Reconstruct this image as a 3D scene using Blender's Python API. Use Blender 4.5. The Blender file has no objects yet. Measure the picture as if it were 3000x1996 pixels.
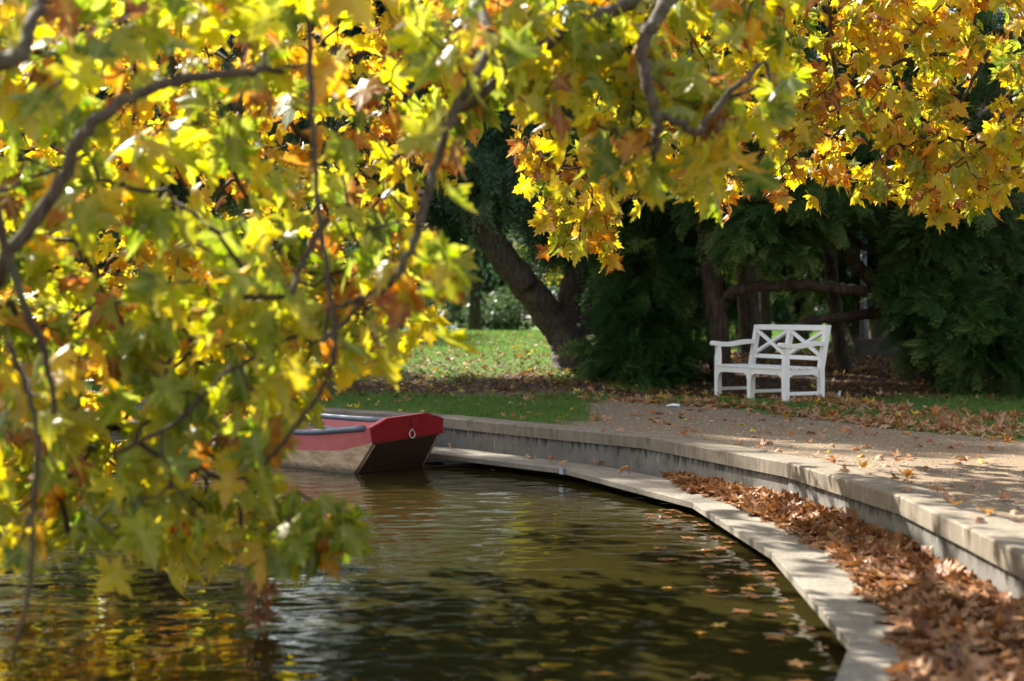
import bpy, math, random
import numpy as np
from mathutils import Vector, Matrix

random.seed(7)
RNG = np.random.default_rng(11)
S = bpy.context.scene
COL = S.collection

# ------------------------------------------------------------------ camera, sky, sun, exposure
F = 4167.0            # focal length in photograph pixels (50 mm on a 36 mm wide frame)
HZ = 930.0            # row of the horizon
CAMZ = 1.65           # metres above the water
cam_d = bpy.data.cameras.new("camera")
cam = bpy.data.objects.new("camera", cam_d); COL.objects.link(cam)
cam.location = (0, 0, CAMZ); cam.rotation_euler = (math.radians(90), 0, 0)
cam_d.sensor_width = 36; cam_d.lens = 50.0
cam_d.shift_y = -(998 - HZ) / 3000.0
cam_d.clip_start = 0.05; cam_d.clip_end = 2000
cam_d.dof.use_dof = True
cam_d.dof.focus_distance = 13.2
cam_d.dof.aperture_fstop = 1.3
cam_d.dof.aperture_blades = 9
S.camera = cam

SUN = Vector((-0.50, 0.56, 0.66)).normalized()     # towards the sun
W = bpy.data.worlds.new("World"); S.world = W; W.use_nodes = True
nt = W.node_tree; nt.nodes.clear()
sky = nt.nodes.new("ShaderNodeTexSky"); sky.sky_type = 'NISHITA'; sky.sun_disc = False
sky.sun_elevation = math.asin(SUN.z); sky.sun_rotation = math.atan2(SUN.x, SUN.y)
sky.air_density = 1.0; sky.dust_density = 2.0; sky.ozone_density = 1.0
bgn = nt.nodes.new("ShaderNodeBackground"); bgn.inputs[1].default_value = 0.108
out = nt.nodes.new("ShaderNodeOutputWorld")
hs_ = nt.nodes.new("ShaderNodeHueSaturation"); hs_.inputs["Saturation"].default_value = .55; nt.links.new(sky.outputs[0], hs_.inputs["Color"]); nt.links.new(hs_.outputs[0], bgn.inputs[0]); nt.links.new(bgn.outputs[0], out.inputs[0])

sd = bpy.data.lights.new("sun", 'SUN'); sd.energy = 5.0; sd.angle = math.radians(0.5); sd.color = (1.0, 0.94, 0.85)
so = bpy.data.objects.new("sun", sd); COL.objects.link(so)
so.rotation_euler = SUN.to_track_quat('Z', 'Y').to_euler()

S.view_settings.view_transform = 'Standard'; S.view_settings.look = 'None'
S.view_settings.exposure = 1.78; S.view_settings.gamma = 1.0
S.render.engine = 'CYCLES'
S.cycles.use_denoising = True
S.cycles.max_bounces = 12; S.cycles.diffuse_bounces = 5; S.cycles.glossy_bounces = 3; S.cycles.transmission_bounces = 8
S.cycles.sample_clamp_indirect = 8.0
S.cycles.caustics_reflective = False; S.cycles.caustics_refractive = False

# ------------------------------------------------------------------ helpers
def P(px, py, d):
    """point seen at photograph pixel (px,py) at depth d"""
    return Vector(((px - 1500) / F * d, d, CAMZ - (py - HZ) / F * d))
def GP(px, py, z):
    return P(px, py, (CAMZ - z) * F / (py - HZ))

def link(o, parent=None):
    COL.objects.link(o)
    if parent is not None: o.parent = parent
    return o
def tag(o, label=None, cat=None, group=None, kind=None):
    if label: o['label'] = label
    if cat: o['category'] = cat
    if group: o['group'] = group
    if kind: o['kind'] = kind
    return o
def empty(name, loc=(0, 0, 0), rot=(0, 0, 0)):
    o = bpy.data.objects.new(name, None); o.location = loc; o.rotation_euler = rot; o.empty_display_size = .1
    return link(o)

def np_mesh(name, V, Fc, mat, parent=None, smooth=False, attrs=None):
    """V (n,3); Fc (m,3) or (m,4) or list of such arrays"""
    V = np.asarray(V, dtype=np.float32)
    if not isinstance(Fc, list): Fc = [Fc]
    Fc = [np.asarray(f, dtype=np.int32) for f in Fc if len(f)]
    me = bpy.data.meshes.new(name)
    loops = np.concatenate([f.ravel() for f in Fc])
    sizes = np.concatenate([np.full(len(f), f.shape[1], dtype=np.int32) for f in Fc])
    starts = np.concatenate([[0], np.cumsum(sizes)[:-1]]).astype(np.int32)
    me.vertices.add(len(V)); me.vertices.foreach_set("co", V.ravel())
    me.loops.add(len(loops)); me.loops.foreach_set("vertex_index", loops)
    me.polygons.add(len(sizes)); me.polygons.foreach_set("loop_start", starts)
    me.polygons.foreach_set("loop_total", sizes)
    if smooth: me.polygons.foreach_set("use_smooth", np.ones(len(sizes), dtype=bool))
    for k, a in (attrs or {}).items():
        a = np.asarray(a, dtype=np.float32)
        if a.ndim == 1:
            at = me.attributes.new(k, 'FLOAT', 'POINT'); at.data.foreach_set("value", a)
        else:
            at = me.attributes.new(k, 'FLOAT_VECTOR', 'POINT'); at.data.foreach_set("vector", a.ravel())
    me.update(calc_edges=True); me.validate()
    me.materials.append(mat)
    o = bpy.data.objects.new(name, me)
    return link(o, parent)

class MB:
    """collects boxes, beams and tubes, then links them as one mesh"""
    def __init__(s): s.v = []; s.f = []
    def add(s, vs, fs):
        b = len(s.v); s.v += [tuple(v) for v in vs]; s.f += [tuple(i + b for i in f) for f in fs]
    def box(s, x0, x1, y0, y1, z0, z1):
        s.add([(x0,y0,z0),(x1,y0,z0),(x1,y1,z0),(x0,y1,z0),(x0,y0,z1),(x1,y0,z1),(x1,y1,z1),(x0,y1,z1)],
              [(3,2,1,0),(4,5,6,7),(0,1,5,4),(1,2,6,5),(2,3,7,6),(3,0,4,7)])
    def beam(s, p, q, w, h, up=(0, 0, 1)):
        p = Vector(p); q = Vector(q); d = (q - p).normalized(); u = Vector(up)
        a = d.cross(u).normalized(); b = a.cross(d).normalized()
        c = []
        for e in (p, q):
            for i, j in ((-1,-1),(1,-1),(1,1),(-1,1)): c.append(e + a*w/2*i + b*h/2*j)
        s.add(c, [(3,2,1,0),(4,5,6,7),(0,1,5,4),(1,2,6,5),(2,3,7,6),(3,0,4,7)])
    def prism(s, pts, axis_vec):
        """closed polygon pts (3d) extruded along a vector"""
        n = len(pts); a = Vector(axis_vec)
        s.add([Vector(p) for p in pts] + [Vector(p) + a for p in pts],
              [tuple(reversed(range(n))), tuple(range(n, 2*n))] + [(i, (i+1) % n, n+(i+1) % n, n+i) for i in range(n)])
    def tube(s, pts, rads, n=8, cap=True):
        v, f = tube_arrays([Vector(p) for p in pts], rads, n)
        b = len(s.v); s.v += [tuple(x) for x in v]; s.f += [tuple(int(i) + b for i in q) for q in f]
        if cap:
            s.f.append(tuple(b + i for i in reversed(range(n)))); e = b + n*(len(pts)-1); s.f.append(tuple(e + i for i in range(n)))
    def torus(s, c, R, r, nrm, n=20, m=6):
        nrm = Vector(nrm).normalized(); a = nrm.orthogonal().normalized(); b = nrm.cross(a)
        v = []; f = []
        for i in range(n):
            t = 2*math.pi*i/n; e = a*math.cos(t) + b*math.sin(t)
            for j in range(m):
                u = 2*math.pi*j/m; v.append(Vector(c) + e*(R + r*math.cos(u)) + nrm*r*math.sin(u))
        for i in range(n):
            for j in range(m): f.append((i*m+j, ((i+1)%n)*m+j, ((i+1)%n)*m+(j+1)%m, i*m+(j+1)%m))
        s.add(v, f)
    def build(s, name, mat, parent=None, smooth=False, bevel=0):
        me = bpy.data.meshes.new(name); me.from_pydata(s.v, [], s.f); me.update()
        if smooth:
            for p in me.polygons: p.use_smooth = True
        me.materials.append(mat); o = link(bpy.data.objects.new(name, me), parent)
        if bevel:
            m = o.modifiers.new("bevel", 'BEVEL'); m.width = bevel; m.segments = 2; m.limit_method = 'ANGLE'
        return o

def tube_arrays(pts, rads, n=6):
    pts = [Vector(p) for p in pts]; V = []; prev = None
    for i, p in enumerate(pts):
        d = (pts[min(i+1, len(pts)-1)] - pts[max(i-1, 0)])
        d = d.normalized() if d.length > 1e-9 else Vector((0, 0, 1))
        a = d.orthogonal().normalized() if prev is None else (prev - d*prev.dot(d)).normalized()
        prev = a; b = d.cross(a)
        for k in range(n):
            t = 2*math.pi*k/n; V.append(p + (a*math.cos(t) + b*math.sin(t))*rads[i])
    Fq = []
    for i in range(len(pts)-1):
        for k in range(n): Fq.append((i*n+k, i*n+(k+1) % n, (i+1)*n+(k+1) % n, (i+1)*n+k))
    return V, Fq

def spline(pts, k=6, jit=0.0):
    """Catmull-Rom through points of any dimension"""
    A = np.array([list(p) for p in pts], dtype=float)
    A = np.vstack([2*A[0]-A[1], A, 2*A[-1]-A[-2]]); o = []
    for i in range(1, len(A)-2):
        for j in range(k):
            t = j/k
            o.append(.5*((2*A[i]) + (-A[i-1]+A[i+1])*t + (2*A[i-1]-5*A[i]+4*A[i+1]-A[i+2])*t*t + (-A[i-1]+3*A[i]-3*A[i+1]+A[i+2])*t**3))
    o.append(A[-2]); o = np.array(o)
    if jit: o[1:-1, :3] += RNG.normal(0, jit, (len(o)-2, 3))
    return o

_NT = RNG.random((256, 256))
def vnoise(x, y):
    """smooth value noise 0..1"""
    xi = np.floor(x).astype(int); yi = np.floor(y).astype(int); fx = x-xi; fy = y-yi
    fx = fx*fx*(3-2*fx); fy = fy*fy*(3-2*fy)
    g = lambda a, b: _NT[a % 256, b % 256]
    return (g(xi, yi)*(1-fx)+g(xi+1, yi)*fx)*(1-fy) + (g(xi, yi+1)*(1-fx)+g(xi+1, yi+1)*fx)*fy
def fbm(x, y, o=4):
    s = 0; a = .5
    for i in range(o): s = s + a*vnoise(x*2**i+17*i, y*2**i+31*i); a *= .5
    return s/(1-.5**o)
def sstep(a, b, x):
    t = np.clip((x-a)/(b-a), 0, 1); return t*t*(3-2*t)
def inpoly(x, y, poly):
    x = np.asarray(x); y = np.asarray(y); c = np.zeros(x.shape, bool); n = len(poly)
    for i in range(n):
        x1, y1 = poly[i]; x2, y2 = poly[(i+1) % n]
        if y1 == y2: continue
        c ^= ((y1 > y) != (y2 > y)) & (x < (x2-x1)*(y-y1)/(y2-y1)+x1)
    return c
def polydist(x, y, pl):
    d = np.full(np.shape(x), 1e9)
    for i in range(len(pl)-1):
        ax, ay = pl[i]; bx, by = pl[i+1]; L = (bx-ax)**2+(by-ay)**2
        t = np.clip(((x-ax)*(bx-ax)+(y-ay)*(by-ay))/L, 0, 1)
        d = np.minimum(d, np.hypot(x-ax-t*(bx-ax), y-ay-t*(by-ay)))
    return d

# ------------------------------------------------------------------ materials
def newmat(name):
    m = bpy.data.materials.new(name); m.use_nodes = True; t = m.node_tree; t.nodes.clear()
    o = t.nodes.new("ShaderNodeOutputMaterial"); return m, t, o
def N(t, typ, **kw):
    n = t.nodes.new(typ)
    for k, v in kw.items():
        if k in n.inputs: n.inputs[k].default_value = v
        else: setattr(n, k, v)
    return n
def ramp(t, fac, stops):
    r = t.nodes.new("ShaderNodeValToRGB"); t.links.new(fac, r.inputs[0])
    e = r.color_ramp.elements
    while len(e) < len(stops): e.new(.5)
    for i, (p, c) in enumerate(stops): e[i].position = p; e[i].color = (*c, 1) if len(c) == 3 else c
    return r.outputs[0]
def noise(t, scale, detail=5, vec=None, rough=.6, stretch=None):
    n = N(t, "ShaderNodeTexNoise"); n.inputs["Scale"].default_value = scale; n.inputs["Detail"].default_value = detail; n.inputs["Roughness"].default_value = rough
    if vec is None: vec = t.nodes.new("ShaderNodeNewGeometry").outputs["Position"]
    if stretch:
        mp = N(t, "ShaderNodeMapping"); mp.inputs["Scale"].default_value = stretch; t.links.new(vec, mp.inputs[0]); vec = mp.outputs[0]
    t.links.new(vec, n.inputs["Vector"]); return n.outputs[0]
def mixc(t, fac, a, b, mode='MIX'):
    n = t.nodes.new("ShaderNodeMix"); n.data_type = 'RGBA'; n.blend_type = mode
    for s, v in ((0, fac), (6, a), (7, b)):
        if hasattr(v, "is_linked") or isinstance(v, bpy.types.NodeSocket): t.links.new(v, n.inputs[s])
        elif s == 0: n.inputs[0].default_value = v
        else: n.inputs[s].default_value = (*v, 1)
    return n.outputs[2]
def math_(t, op, a, b=0.5, clamp=False):
    n = t.nodes.new("ShaderNodeMath"); n.operation = op; n.use_clamp = clamp
    for i, v in ((0, a), (1, b)):
        if isinstance(v, bpy.types.NodeSocket): t.links.new(v, n.inputs[i])
        else: n.inputs[i].default_value = v
    return n.outputs[0]
def attr(t, name, fac=True):
    n = t.nodes.new("ShaderNodeAttribute"); n.attribute_name = name
    return n.outputs["Fac"] if fac else n.outputs["Vector"]
def princ(t, o, col, rough=.7, spec=.3, bump=None, bstr=.3, bdist=.01, metal=0):
    p = t.nodes.new("ShaderNodeBsdfPrincipled")
    if isinstance(col, bpy.types.NodeSocket): t.links.new(col, p.inputs["Base Color"])
    else: p.inputs["Base Color"].default_value = (*col, 1)
    if isinstance(rough, bpy.types.NodeSocket): t.links.new(rough, p.inputs["Roughness"])
    else: p.inputs["Roughness"].default_value = rough
    p.inputs["Specular IOR Level"].default_value = spec; p.inputs["Metallic"].default_value = metal
    if bump is not None:
        b = t.nodes.new("ShaderNodeBump"); b.inputs["Strength"].default_value = bstr; b.inputs["Distance"].default_value = bdist
        t.links.new(bump, b.inputs["Height"]); t.links.new(b.outputs[0], p.inputs["Normal"])
    t.links.new(p.outputs[0], o.inputs[0]); return p

def mat_leaf(name, stops, trans=.62, spec=.6, rough=.40, vein=.5):
    m, t, o = newmat(name)
    tint = attr(t, "tint"); rim = attr(t, "rim")
    nz = noise(t, 23, 3)
    k = math_(t, 'ADD', tint, math_(t, 'MULTIPLY', math_(t, 'SUBTRACT', nz, .5), .35))
    k = math_(t, 'ADD', k, math_(t, 'MULTIPLY', math_(t, 'POWER', rim, 3.0), .16))
    c = ramp(t, k, stops)
    if vein > .3:
        sp_ = noise(t, 75, 2)
        c = mixc(t, math_(t, 'MULTIPLY', ramp(t, sp_, [(.66, (0, 0, 0)), (.72, (1, 1, 1))]), .6), c, (.20, .09, .02))
    # pale veins: leaf coordinates along each lobe
    lv = attr(t, "vein")
    c2 = mixc(t, math_(t, 'MULTIPLY', lv, vein), c, (.55, .50, .16))
    p = t.nodes.new("ShaderNodeBsdfPrincipled"); t.links.new(c2, p.inputs["Base Color"])
    p.inputs["Roughness"].default_value = rough; p.inputs["Specular IOR Level"].default_value = spec
    tr = t.nodes.new("ShaderNodeBsdfTranslucent")
    hs = t.nodes.new("ShaderNodeHueSaturation"); hs.inputs["Saturation"].default_value = 1.08; hs.inputs["Value"].default_value = 1.22
    t.links.new(c2, hs.inputs["Color"]); t.links.new(hs.outputs[0], tr.inputs[0])
    mx = t.nodes.new("ShaderNodeMixShader"); mx.inputs[0].default_value = trans
    t.links.new(p.outputs[0], mx.inputs[1]); t.links.new(tr.outputs[0], mx.inputs[2]); t.links.new(mx.outputs[0], o.inputs[0])
    return m

LEAF_STOPS = [(0.0, (.085, .150, .016)), (.20, (.23, .29, .022)), (.40, (.48, .42, .024)), (.60, (.64, .43, .034)), (.76, (.56, .24, .035)), (.90, (.34, .10, .025)), (1.0, (.18, .07, .03))]
M = {}
M['leaf'] = mat_leaf("plane_leaf", LEAF_STOPS)
M['dead'] = mat_leaf("dead_leaf", [(0.0, (.36, .19, .095)), (.3, (.30, .13, .05)), (.55, (.13, .055, .028)), (.75, (.30, .10, .03)), (.88, (.10, .05, .03)), (1.0, (.42, .27, .06))], trans=.22, spec=.3, rough=.5, vein=.15)
M['litter'] = mat_leaf("path_leaf", [(0.0, (.46, .30, .20)), (.35, (.40, .20, .10)), (.6, (.28, .11, .045)), (.8, (.44, .16, .035)), (.9, (.55, .30, .05)), (1.0, (.60, .46, .05))], trans=.2, spec=.25, rough=.55, vein=.15)
M['wet'] = mat_leaf("wet_leaf", [(0.0, (.11, .055, .025)), (.4, (.20, .075, .022)), (.65, (.085, .035, .018)), (.85, (.26, .10, .02)), (1.0, (.34, .24, .04))], trans=.15, spec=.5, rough=.3, vein=.1)
M['soil_leaf_dimmed'] = mat_leaf("bank_leaf_dimmed", [(0.0, (.07, .04, .022)), (.5, (.15, .07, .03)), (.75, (.26, .12, .04)), (.85, (.45, .27, .04)), (1.0, (.50, .38, .05))], trans=.2, spec=.2, rough=.6, vein=.1)  # leaf colours darkened to stand in for deeper shade under the yews
M['yew'] = mat_leaf("yew_needle", [(0.0, (.018, .046, .012)), (.45, (.026, .060, .012)), (.8, (.070, .125, .028)), (1.0, (.15, .20, .05))], trans=.3, spec=.12, rough=.6, vein=0)
M['cedar'] = mat_leaf("cypress_spray", [(0.0, (.020, .048, .020)), (.5, (.045, .092, .042)), (1.0, (.09, .15, .07))], trans=.25, spec=.3, rough=.5, vein=0)
M['far_green'] = mat_leaf("far_foliage", [(0.0, (.04, .07, .03)), (.5, (.07, .11, .045)), (1.0, (.13, .17, .06))], trans=.35, spec=.2, rough=.6, vein=0)
M['far_gold'] = mat_leaf("far_gold_foliage", [(0.0, (.14, .17, .02)), (.5, (.32, .30, .03)), (1.0, (.5, .36, .04))], trans=.45, spec=.2, rough=.6, vein=0)
M['grass'] = mat_leaf("grass_blade", [(0.0, (.075, .135, .03)), (.5, (.115, .215, .042)), (.9, (.18, .26, .06)), (1.0, (.30, .28, .10))], trans=.4, spec=.2, rough=.55, vein=0)

def mat_bark(name, a, b, sc=18, st=(1, 1, .18), bd=.02):
    m, t, o = newmat(name)
    n1 = noise(t, sc, 8, stretch=st); n2 = noise(t, 5, 4)
    c = ramp(t, n1, [(.3, a), (.7, b)])
    c = mixc(t, math_(t, 'MULTIPLY', ramp(t, n2, [(.5, (0, 0, 0)), (.72, (1, 1, 1))]), .5), c, (.10, .11, .05))
    princ(t, o, c, .85, .2, n1, .9, bd); return m
M['bark_plane'] = mat_bark("plane_bark", (.028, .019, .013), (.125, .09, .06), 30, (1, 1, .5), .004)
M['bark_twig'] = mat_bark("twig_bark", (.028, .018, .012), (.10, .068, .046), 60, (1, 1, .6), .002)
M['bark_dark'] = mat_bark("dark_bark", (.022, .016, .012), (.095, .072, .054), 22, (1, 1, .22), .03)
M['bark_yew'] = mat_bark("yew_bark", (.020, .012, .009), (.075, .044, .032), 26, (1, 1, .10), .02)

def mat_concrete(name, base, dark, drip=True):
    m, t, o = newmat(name)
    n1 = noise(t, 3.2, 6); n2 = noise(t, 60, 5)
    c = mixc(t, ramp(t, n1, [(.35, (0, 0, 0)), (.7, (1, 1, 1))]), base, tuple(x*.66 for x in base))
    c = mixc(t, math_(t, 'MULTIPLY', ramp(t, n2, [(.45, (0, 0, 0)), (.75, (1, 1, 1))]), .35), c, tuple(x*.45 for x in base))
    if drip:
        n3 = noise(t, 9, 6, stretch=(1, 1, .10))
        c = mixc(t, math_(t, 'MULTIPLY', ramp(t, n3, [(.50, (0, 0, 0)), (.74, (1, 1, 1))]), .38), c, dark)
        n4 = noise(t, 14, 4, stretch=(1, 1, .2))
        c = mixc(t, math_(t, 'MULTIPLY', ramp(t, n4, [(.66, (0, 0, 0)), (.74, (1, 1, 1))]), .55), c, (.55, .53, .49))
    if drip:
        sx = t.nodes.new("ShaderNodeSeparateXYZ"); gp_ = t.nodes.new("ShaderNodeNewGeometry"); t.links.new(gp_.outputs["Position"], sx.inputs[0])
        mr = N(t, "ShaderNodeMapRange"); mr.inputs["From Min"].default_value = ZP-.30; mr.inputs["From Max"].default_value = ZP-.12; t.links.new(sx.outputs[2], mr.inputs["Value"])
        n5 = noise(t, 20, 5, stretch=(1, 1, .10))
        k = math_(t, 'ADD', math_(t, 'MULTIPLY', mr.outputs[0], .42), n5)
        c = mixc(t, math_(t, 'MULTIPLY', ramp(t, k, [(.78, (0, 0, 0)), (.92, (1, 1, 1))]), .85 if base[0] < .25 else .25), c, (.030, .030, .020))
        n6 = noise(t, 5, 5)
        c = mixc(t, math_(t, 'MULTIPLY', ramp(t, n6, [(.58, (0, 0, 0)), (.70, (1, 1, 1))]), .5), c, (.055, .062, .028))
    hb = math_(t, 'ADD', n2, math_(t, 'MULTIPLY', n1, .4))
    princ(t, o, c, .85, .25, hb, .5, .006); return m
ZP, ZL = .465, .12
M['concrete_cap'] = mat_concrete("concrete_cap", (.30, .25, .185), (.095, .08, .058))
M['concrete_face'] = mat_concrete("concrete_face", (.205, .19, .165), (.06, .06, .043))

def mat_ledge():
    m, t, o = newmat("weathered_ledge")
    n1 = noise(t, 2.5, 5); n2 = noise(t, 45, 6, stretch=(1, 1, 1)); n3 = noise(t, 8, 4)
    c = mixc(t, ramp(t, n1, [(.3, (0, 0, 0)), (.7, (1, 1, 1))]), (.30, .26, .205), (.175, .155, .12))
    c = mixc(t, math_(t, 'MULTIPLY', ramp(t, n2, [(.45, (0, 0, 0)), (.62, (1, 1, 1))]), .6), c, (.10, .09, .075))
    c = mixc(t, math_(t, 'MULTIPLY', ramp(t, n3, [(.55, (0, 0, 0)), (.75, (1, 1, 1))]), .35), c, (.17, .17, .10))
    princ(t, o, c, .8, .25, n2, .4, .004); return m
M['ledge'] = mat_ledge()
def mat_simple(name, col, rough=.5, spec=.4, var=.25, sc=12, bstr=.15, metal=0, stretch=None):
    m, t, o = newmat(name)
    n = noise(t, sc, 5, stretch=stretch); n2 = noise(t, sc*9, 3)
    c = mixc(t, ramp(t, n, [(.35, (0, 0, 0)), (.75, (1, 1, 1))]), col, tuple(x*(1-var) for x in col))
    c = mixc(t, math_(t, 'MULTIPLY', ramp(t, n2, [(.6, (0, 0, 0)), (.8, (1, 1, 1))]), var), c, tuple(x*.5 for x in col))
    princ(t, o, c, rough, spec, n2, bstr, .003, metal); return m
M['white'] = mat_simple("white_paint", (.85, .82, .77), .5, .35, .10, 6)
M['red'] = mat_simple("red_paint", (.24, .005, .007), .6, .15, .35, 7, stretch=(1, 1, 3))
M['red_lit'] = mat_simple("lit_red_paint", (.64, .16, .165), .5, .4, .2, 9)  # the boat's red, lightened to carry the bright sky on its side
M['hull'] = mat_simple("weathered_hull_wood", (.58, .44, .31), .6, .35, .5, 7, .5, stretch=(1, 1, 2))
def mat_hull():
    m, t, o = newmat("hull_planking")
    n = noise(t, 6, 6, stretch=(1, 1, 3)); n2 = noise(t, 70, 4); n3 = noise(t, 11, 5)
    c = ramp(t, n, [(.3, (.36, .23, .13)), (.55, (.62, .43, .27)), (.75, (.74, .57, .40))])
    c = mixc(t, math_(t, 'MULTIPLY', ramp(t, n2, [(.58, (0, 0, 0)), (.7, (1, 1, 1))]), .5), c, (.12, .085, .06))
    sx = t.nodes.new("ShaderNodeSeparateXYZ"); g_ = t.nodes.new("ShaderNodeNewGeometry"); t.links.new(g_.outputs["Position"], sx.inputs[0])
    k = math_(t, 'ADD', sx.outputs[2], math_(t, 'MULTIPLY', math_(t, 'SUBTRACT', n3, .5), .12))
    c = mixc(t, math_(t, 'MULTIPLY', ramp(t, k, [(.02, (1, 1, 1)), (.075, (0, 0, 0))]), .8), c, (.055, .055, .03))
    princ(t, o, c, .6, .35, n2, .4, .003); return m
M['hull'] = mat_hull()
M['hull_dark'] = mat_simple("tarred_hull_bottom", (.070, .034, .021), .55, .35, .4, 8)
M['slate'] = mat_simple("slate_blue_rubber", (.12, .15, .20), .4, .5, .25, 10)
M['brass'] = mat_simple("aged_metal_ring", (.55, .50, .40), .4, .5, .2, 40, metal=.6)
M['steel'] = mat_simple("galvanised_metal", (.30, .31, .32), .4, .5, .2, 40, metal=.7)
M['stencil'] = mat_simple("faded_black_paint", (.018, .008, .006), .6, .2, .4, 60)
M['siding'] = mat_simple("dark_stained_boards", (.070, .038, .026), .7, .25, .4, 6, .4, stretch=(.3, .3, 3))
M['plinth'] = mat_simple("stone_plinth", (.10, .085, .065), .85, .2, .4, 5, .5)
M['post'] = mat_simple("grey_painted_metal", (.17, .175, .19), .5, .4, .15, 10)
M['roof'] = mat_simple("dark_roof_tiles", (.09, .06, .05), .8, .2, .3, 8, .5)
M['plastic'] = mat_simple("clear_plastic", (.62, .68, .68), .25, .6, .15, 20)
M['paper'] = mat_simple("white_paper", (.75, .75, .73), .6, .3, .1, 20)
M['skin'] = mat_simple("skin", (.55, .33, .25), .5, .3, .1, 20)
M['shirt'] = mat_simple("lilac_cloth", (.45, .40, .52), .8, .2, .15, 20)
M['trouser'] = mat_simple("dark_cloth", (.05, .05, .07), .8, .2, .2, 20)
M['hair'] = mat_simple("brown_hair", (.06, .035, .02), .6, .3, .3, 30)

def mat_ground():
    m, t, o = newmat("ground")
    g = attr(t, "grass"); s = attr(t, "soil")
    n1 = noise(t, 1.3, 6); n2 = noise(t, 42, 6, rough=.8); n3 = noise(t, 160, 2); n4 = noise(t, 6, 6)
    gravel = ramp(t, n2, [(.34, (.08, .060, .040)), (.5, (.21, .163, .112)), (.66, (.41, .335, .25))])
    gravel = mixc(t, ramp(t, n1, [(.35, (0, 0, 0)), (.7, (1, 1, 1))]), gravel, (.235, .17, .11))
    gravel = mixc(t, math_(t, 'MULTIPLY', ramp(t, n3, [(.6, (0, 0, 0)), (.72, (1, 1, 1))]), .5), gravel, (.10, .08, .065))
    soil = ramp(t, n2, [(.3, (.030, .021, .015)), (.6, (.085, .055, .036)), (.8, (.14, .085, .05))])
    lawn = ramp(t, n4, [(.3, (.055, .10, .018)), (.7, (.10, .165, .03))])
    c = mixc(t, s, gravel, soil); c = mixc(t, g, c, lawn)
    princ(t, o, c, .95, .1, math_(t, 'ADD', n2, math_(t, 'MULTIPLY', n3, .5)), .7, .012); return m
M['ground'] = mat_ground()
def mat_water():
    m, t, o = newmat("pond_water")
    v = noise(t, 14, 3, stretch=(1, 1, 1)); v2 = noise(t, 38, 2)
    h = math_(t, 'ADD', v, math_(t, 'MULTIPLY', v2, .25))
    p = princ(t, o, (.024, .020, .005), .02, .5, h, .06, .012)
    p.inputs["IOR"].default_value = 1.34
    return m
M['water'] = mat_water()

# ------------------------------------------------------------------ layout of the pond edge
ZP, ZL = .465, .12           # height of the path / of the ledge above the water
wall_px = [(935.5, 1200), (1291, 1222), (1600, 1252), (1886, 1278), (2299, 1353), (2634, 1452), (2815, 1536), (3000, 1626)]
WL = [tuple(GP(x, y, ZP)[:2]) for x, y in wall_px]
WL = [(-26, 27.0), (-14, 27.2), (-8.0, 23.8), (-4.6, 20.7)] + WL + [(2.52, 6.2), (2.15, 4.9), (1.1, 2.75), (-1.0, .95), (-3.6, 0.0), (-8, -1.6)]
led_px = [(1259.5, 1328), (1650, 1374), (2028, 1472), (2259, 1617), (2490, 1884), (2447, 1996)]
LD = [tuple(GP(x, y, ZL)[:2]) for x, y in led_px]
dv = (Vector(LD[5]) - Vector(LD[4])).normalized()
LD = [(-8.4, 23.1), (-5.0, 20.2), (-2.6, 17.85)] + LD[:5] + [(LD[4][0]+dv.x*2.5, LD[4][1]+dv.y*2.5), (-1.4, 1.9), (-3.9, .9)]
POND = WL + [(-20, -2), (-32, 8), (-32, 22)]

def gz(x, y):
    x = np.asarray(x, float); y = np.asarray(y, float)
    z = ZP - .012 + .5*sstep(16.5, 25, y) + .25*sstep(24, 42, y) - .95*sstep(44, 72, y)
    wb = (1-sstep(.85, 2.3, np.hypot((x-3.25)*.9, y-18.95)))       # level standing for the bench
    z = z*(1-wb) + .548*wb
    z = z + .03*(1-wb)*(fbm(x*.5+50, y*.5+50, 3)-.5)*sstep(15, 19, y)
    return z
def gz1(x, y): return float(gz(np.array([x]), np.array([y]))[0])

def grass_mask(x, y):
    n = fbm(x*1.1+9, y*1.1+3, 4)-.5; n2 = fbm(x*4+1, y*4+7, 3)-.5
    e = n*1.1+n2*.8
    s1 = sstep(-.25, .25, (.80 + .16*(y-17) - x) + e*.6)*sstep(-.3, .3, (19.5-y)+e)*(x > -14)
    bx = np.interp(x, [1.6, 1.9, 3.2, 3.7, 4.2, 4.9, 6, 10], [18.9, 18.35, 17.15, 16.75, 14.9, 13.8, 12.7, 11])
    fx = np.interp(x, [1.6, 3.7, 4.2, 5.2, 9], [18.75, 18.75, 18.9, 19.4, 19.6])
    s2 = sstep(-.18, .18, (y-bx)+e*.55)*sstep(-.3, .3, (fx-y)+e)*(x > 1.7)
    far = sstep(-.5, .5, (y-np.interp(x, [-6, 0, 1.5, 2.2, 2.6, 8], [20.9, 21.2, 20.6, 20.5, 27.5, 28.5]))+e*2.0)
    return np.clip(np.maximum(np.maximum(s1, s2), far), 0, 1)
def soil_mask(x, y):
    n = fbm(x*.9+4, y*.9+8, 4)-.5
    a = sstep(-.5, .6, (y-np.interp(x, [-6, -1, .3, 1.2, 1.9, 3, 4, 5, 9], [19.0, 19.0, 19.6, 19.4, 18.9, 18.4, 18.4, 18.9, 19.2])) + n*1.2)
    return a

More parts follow.
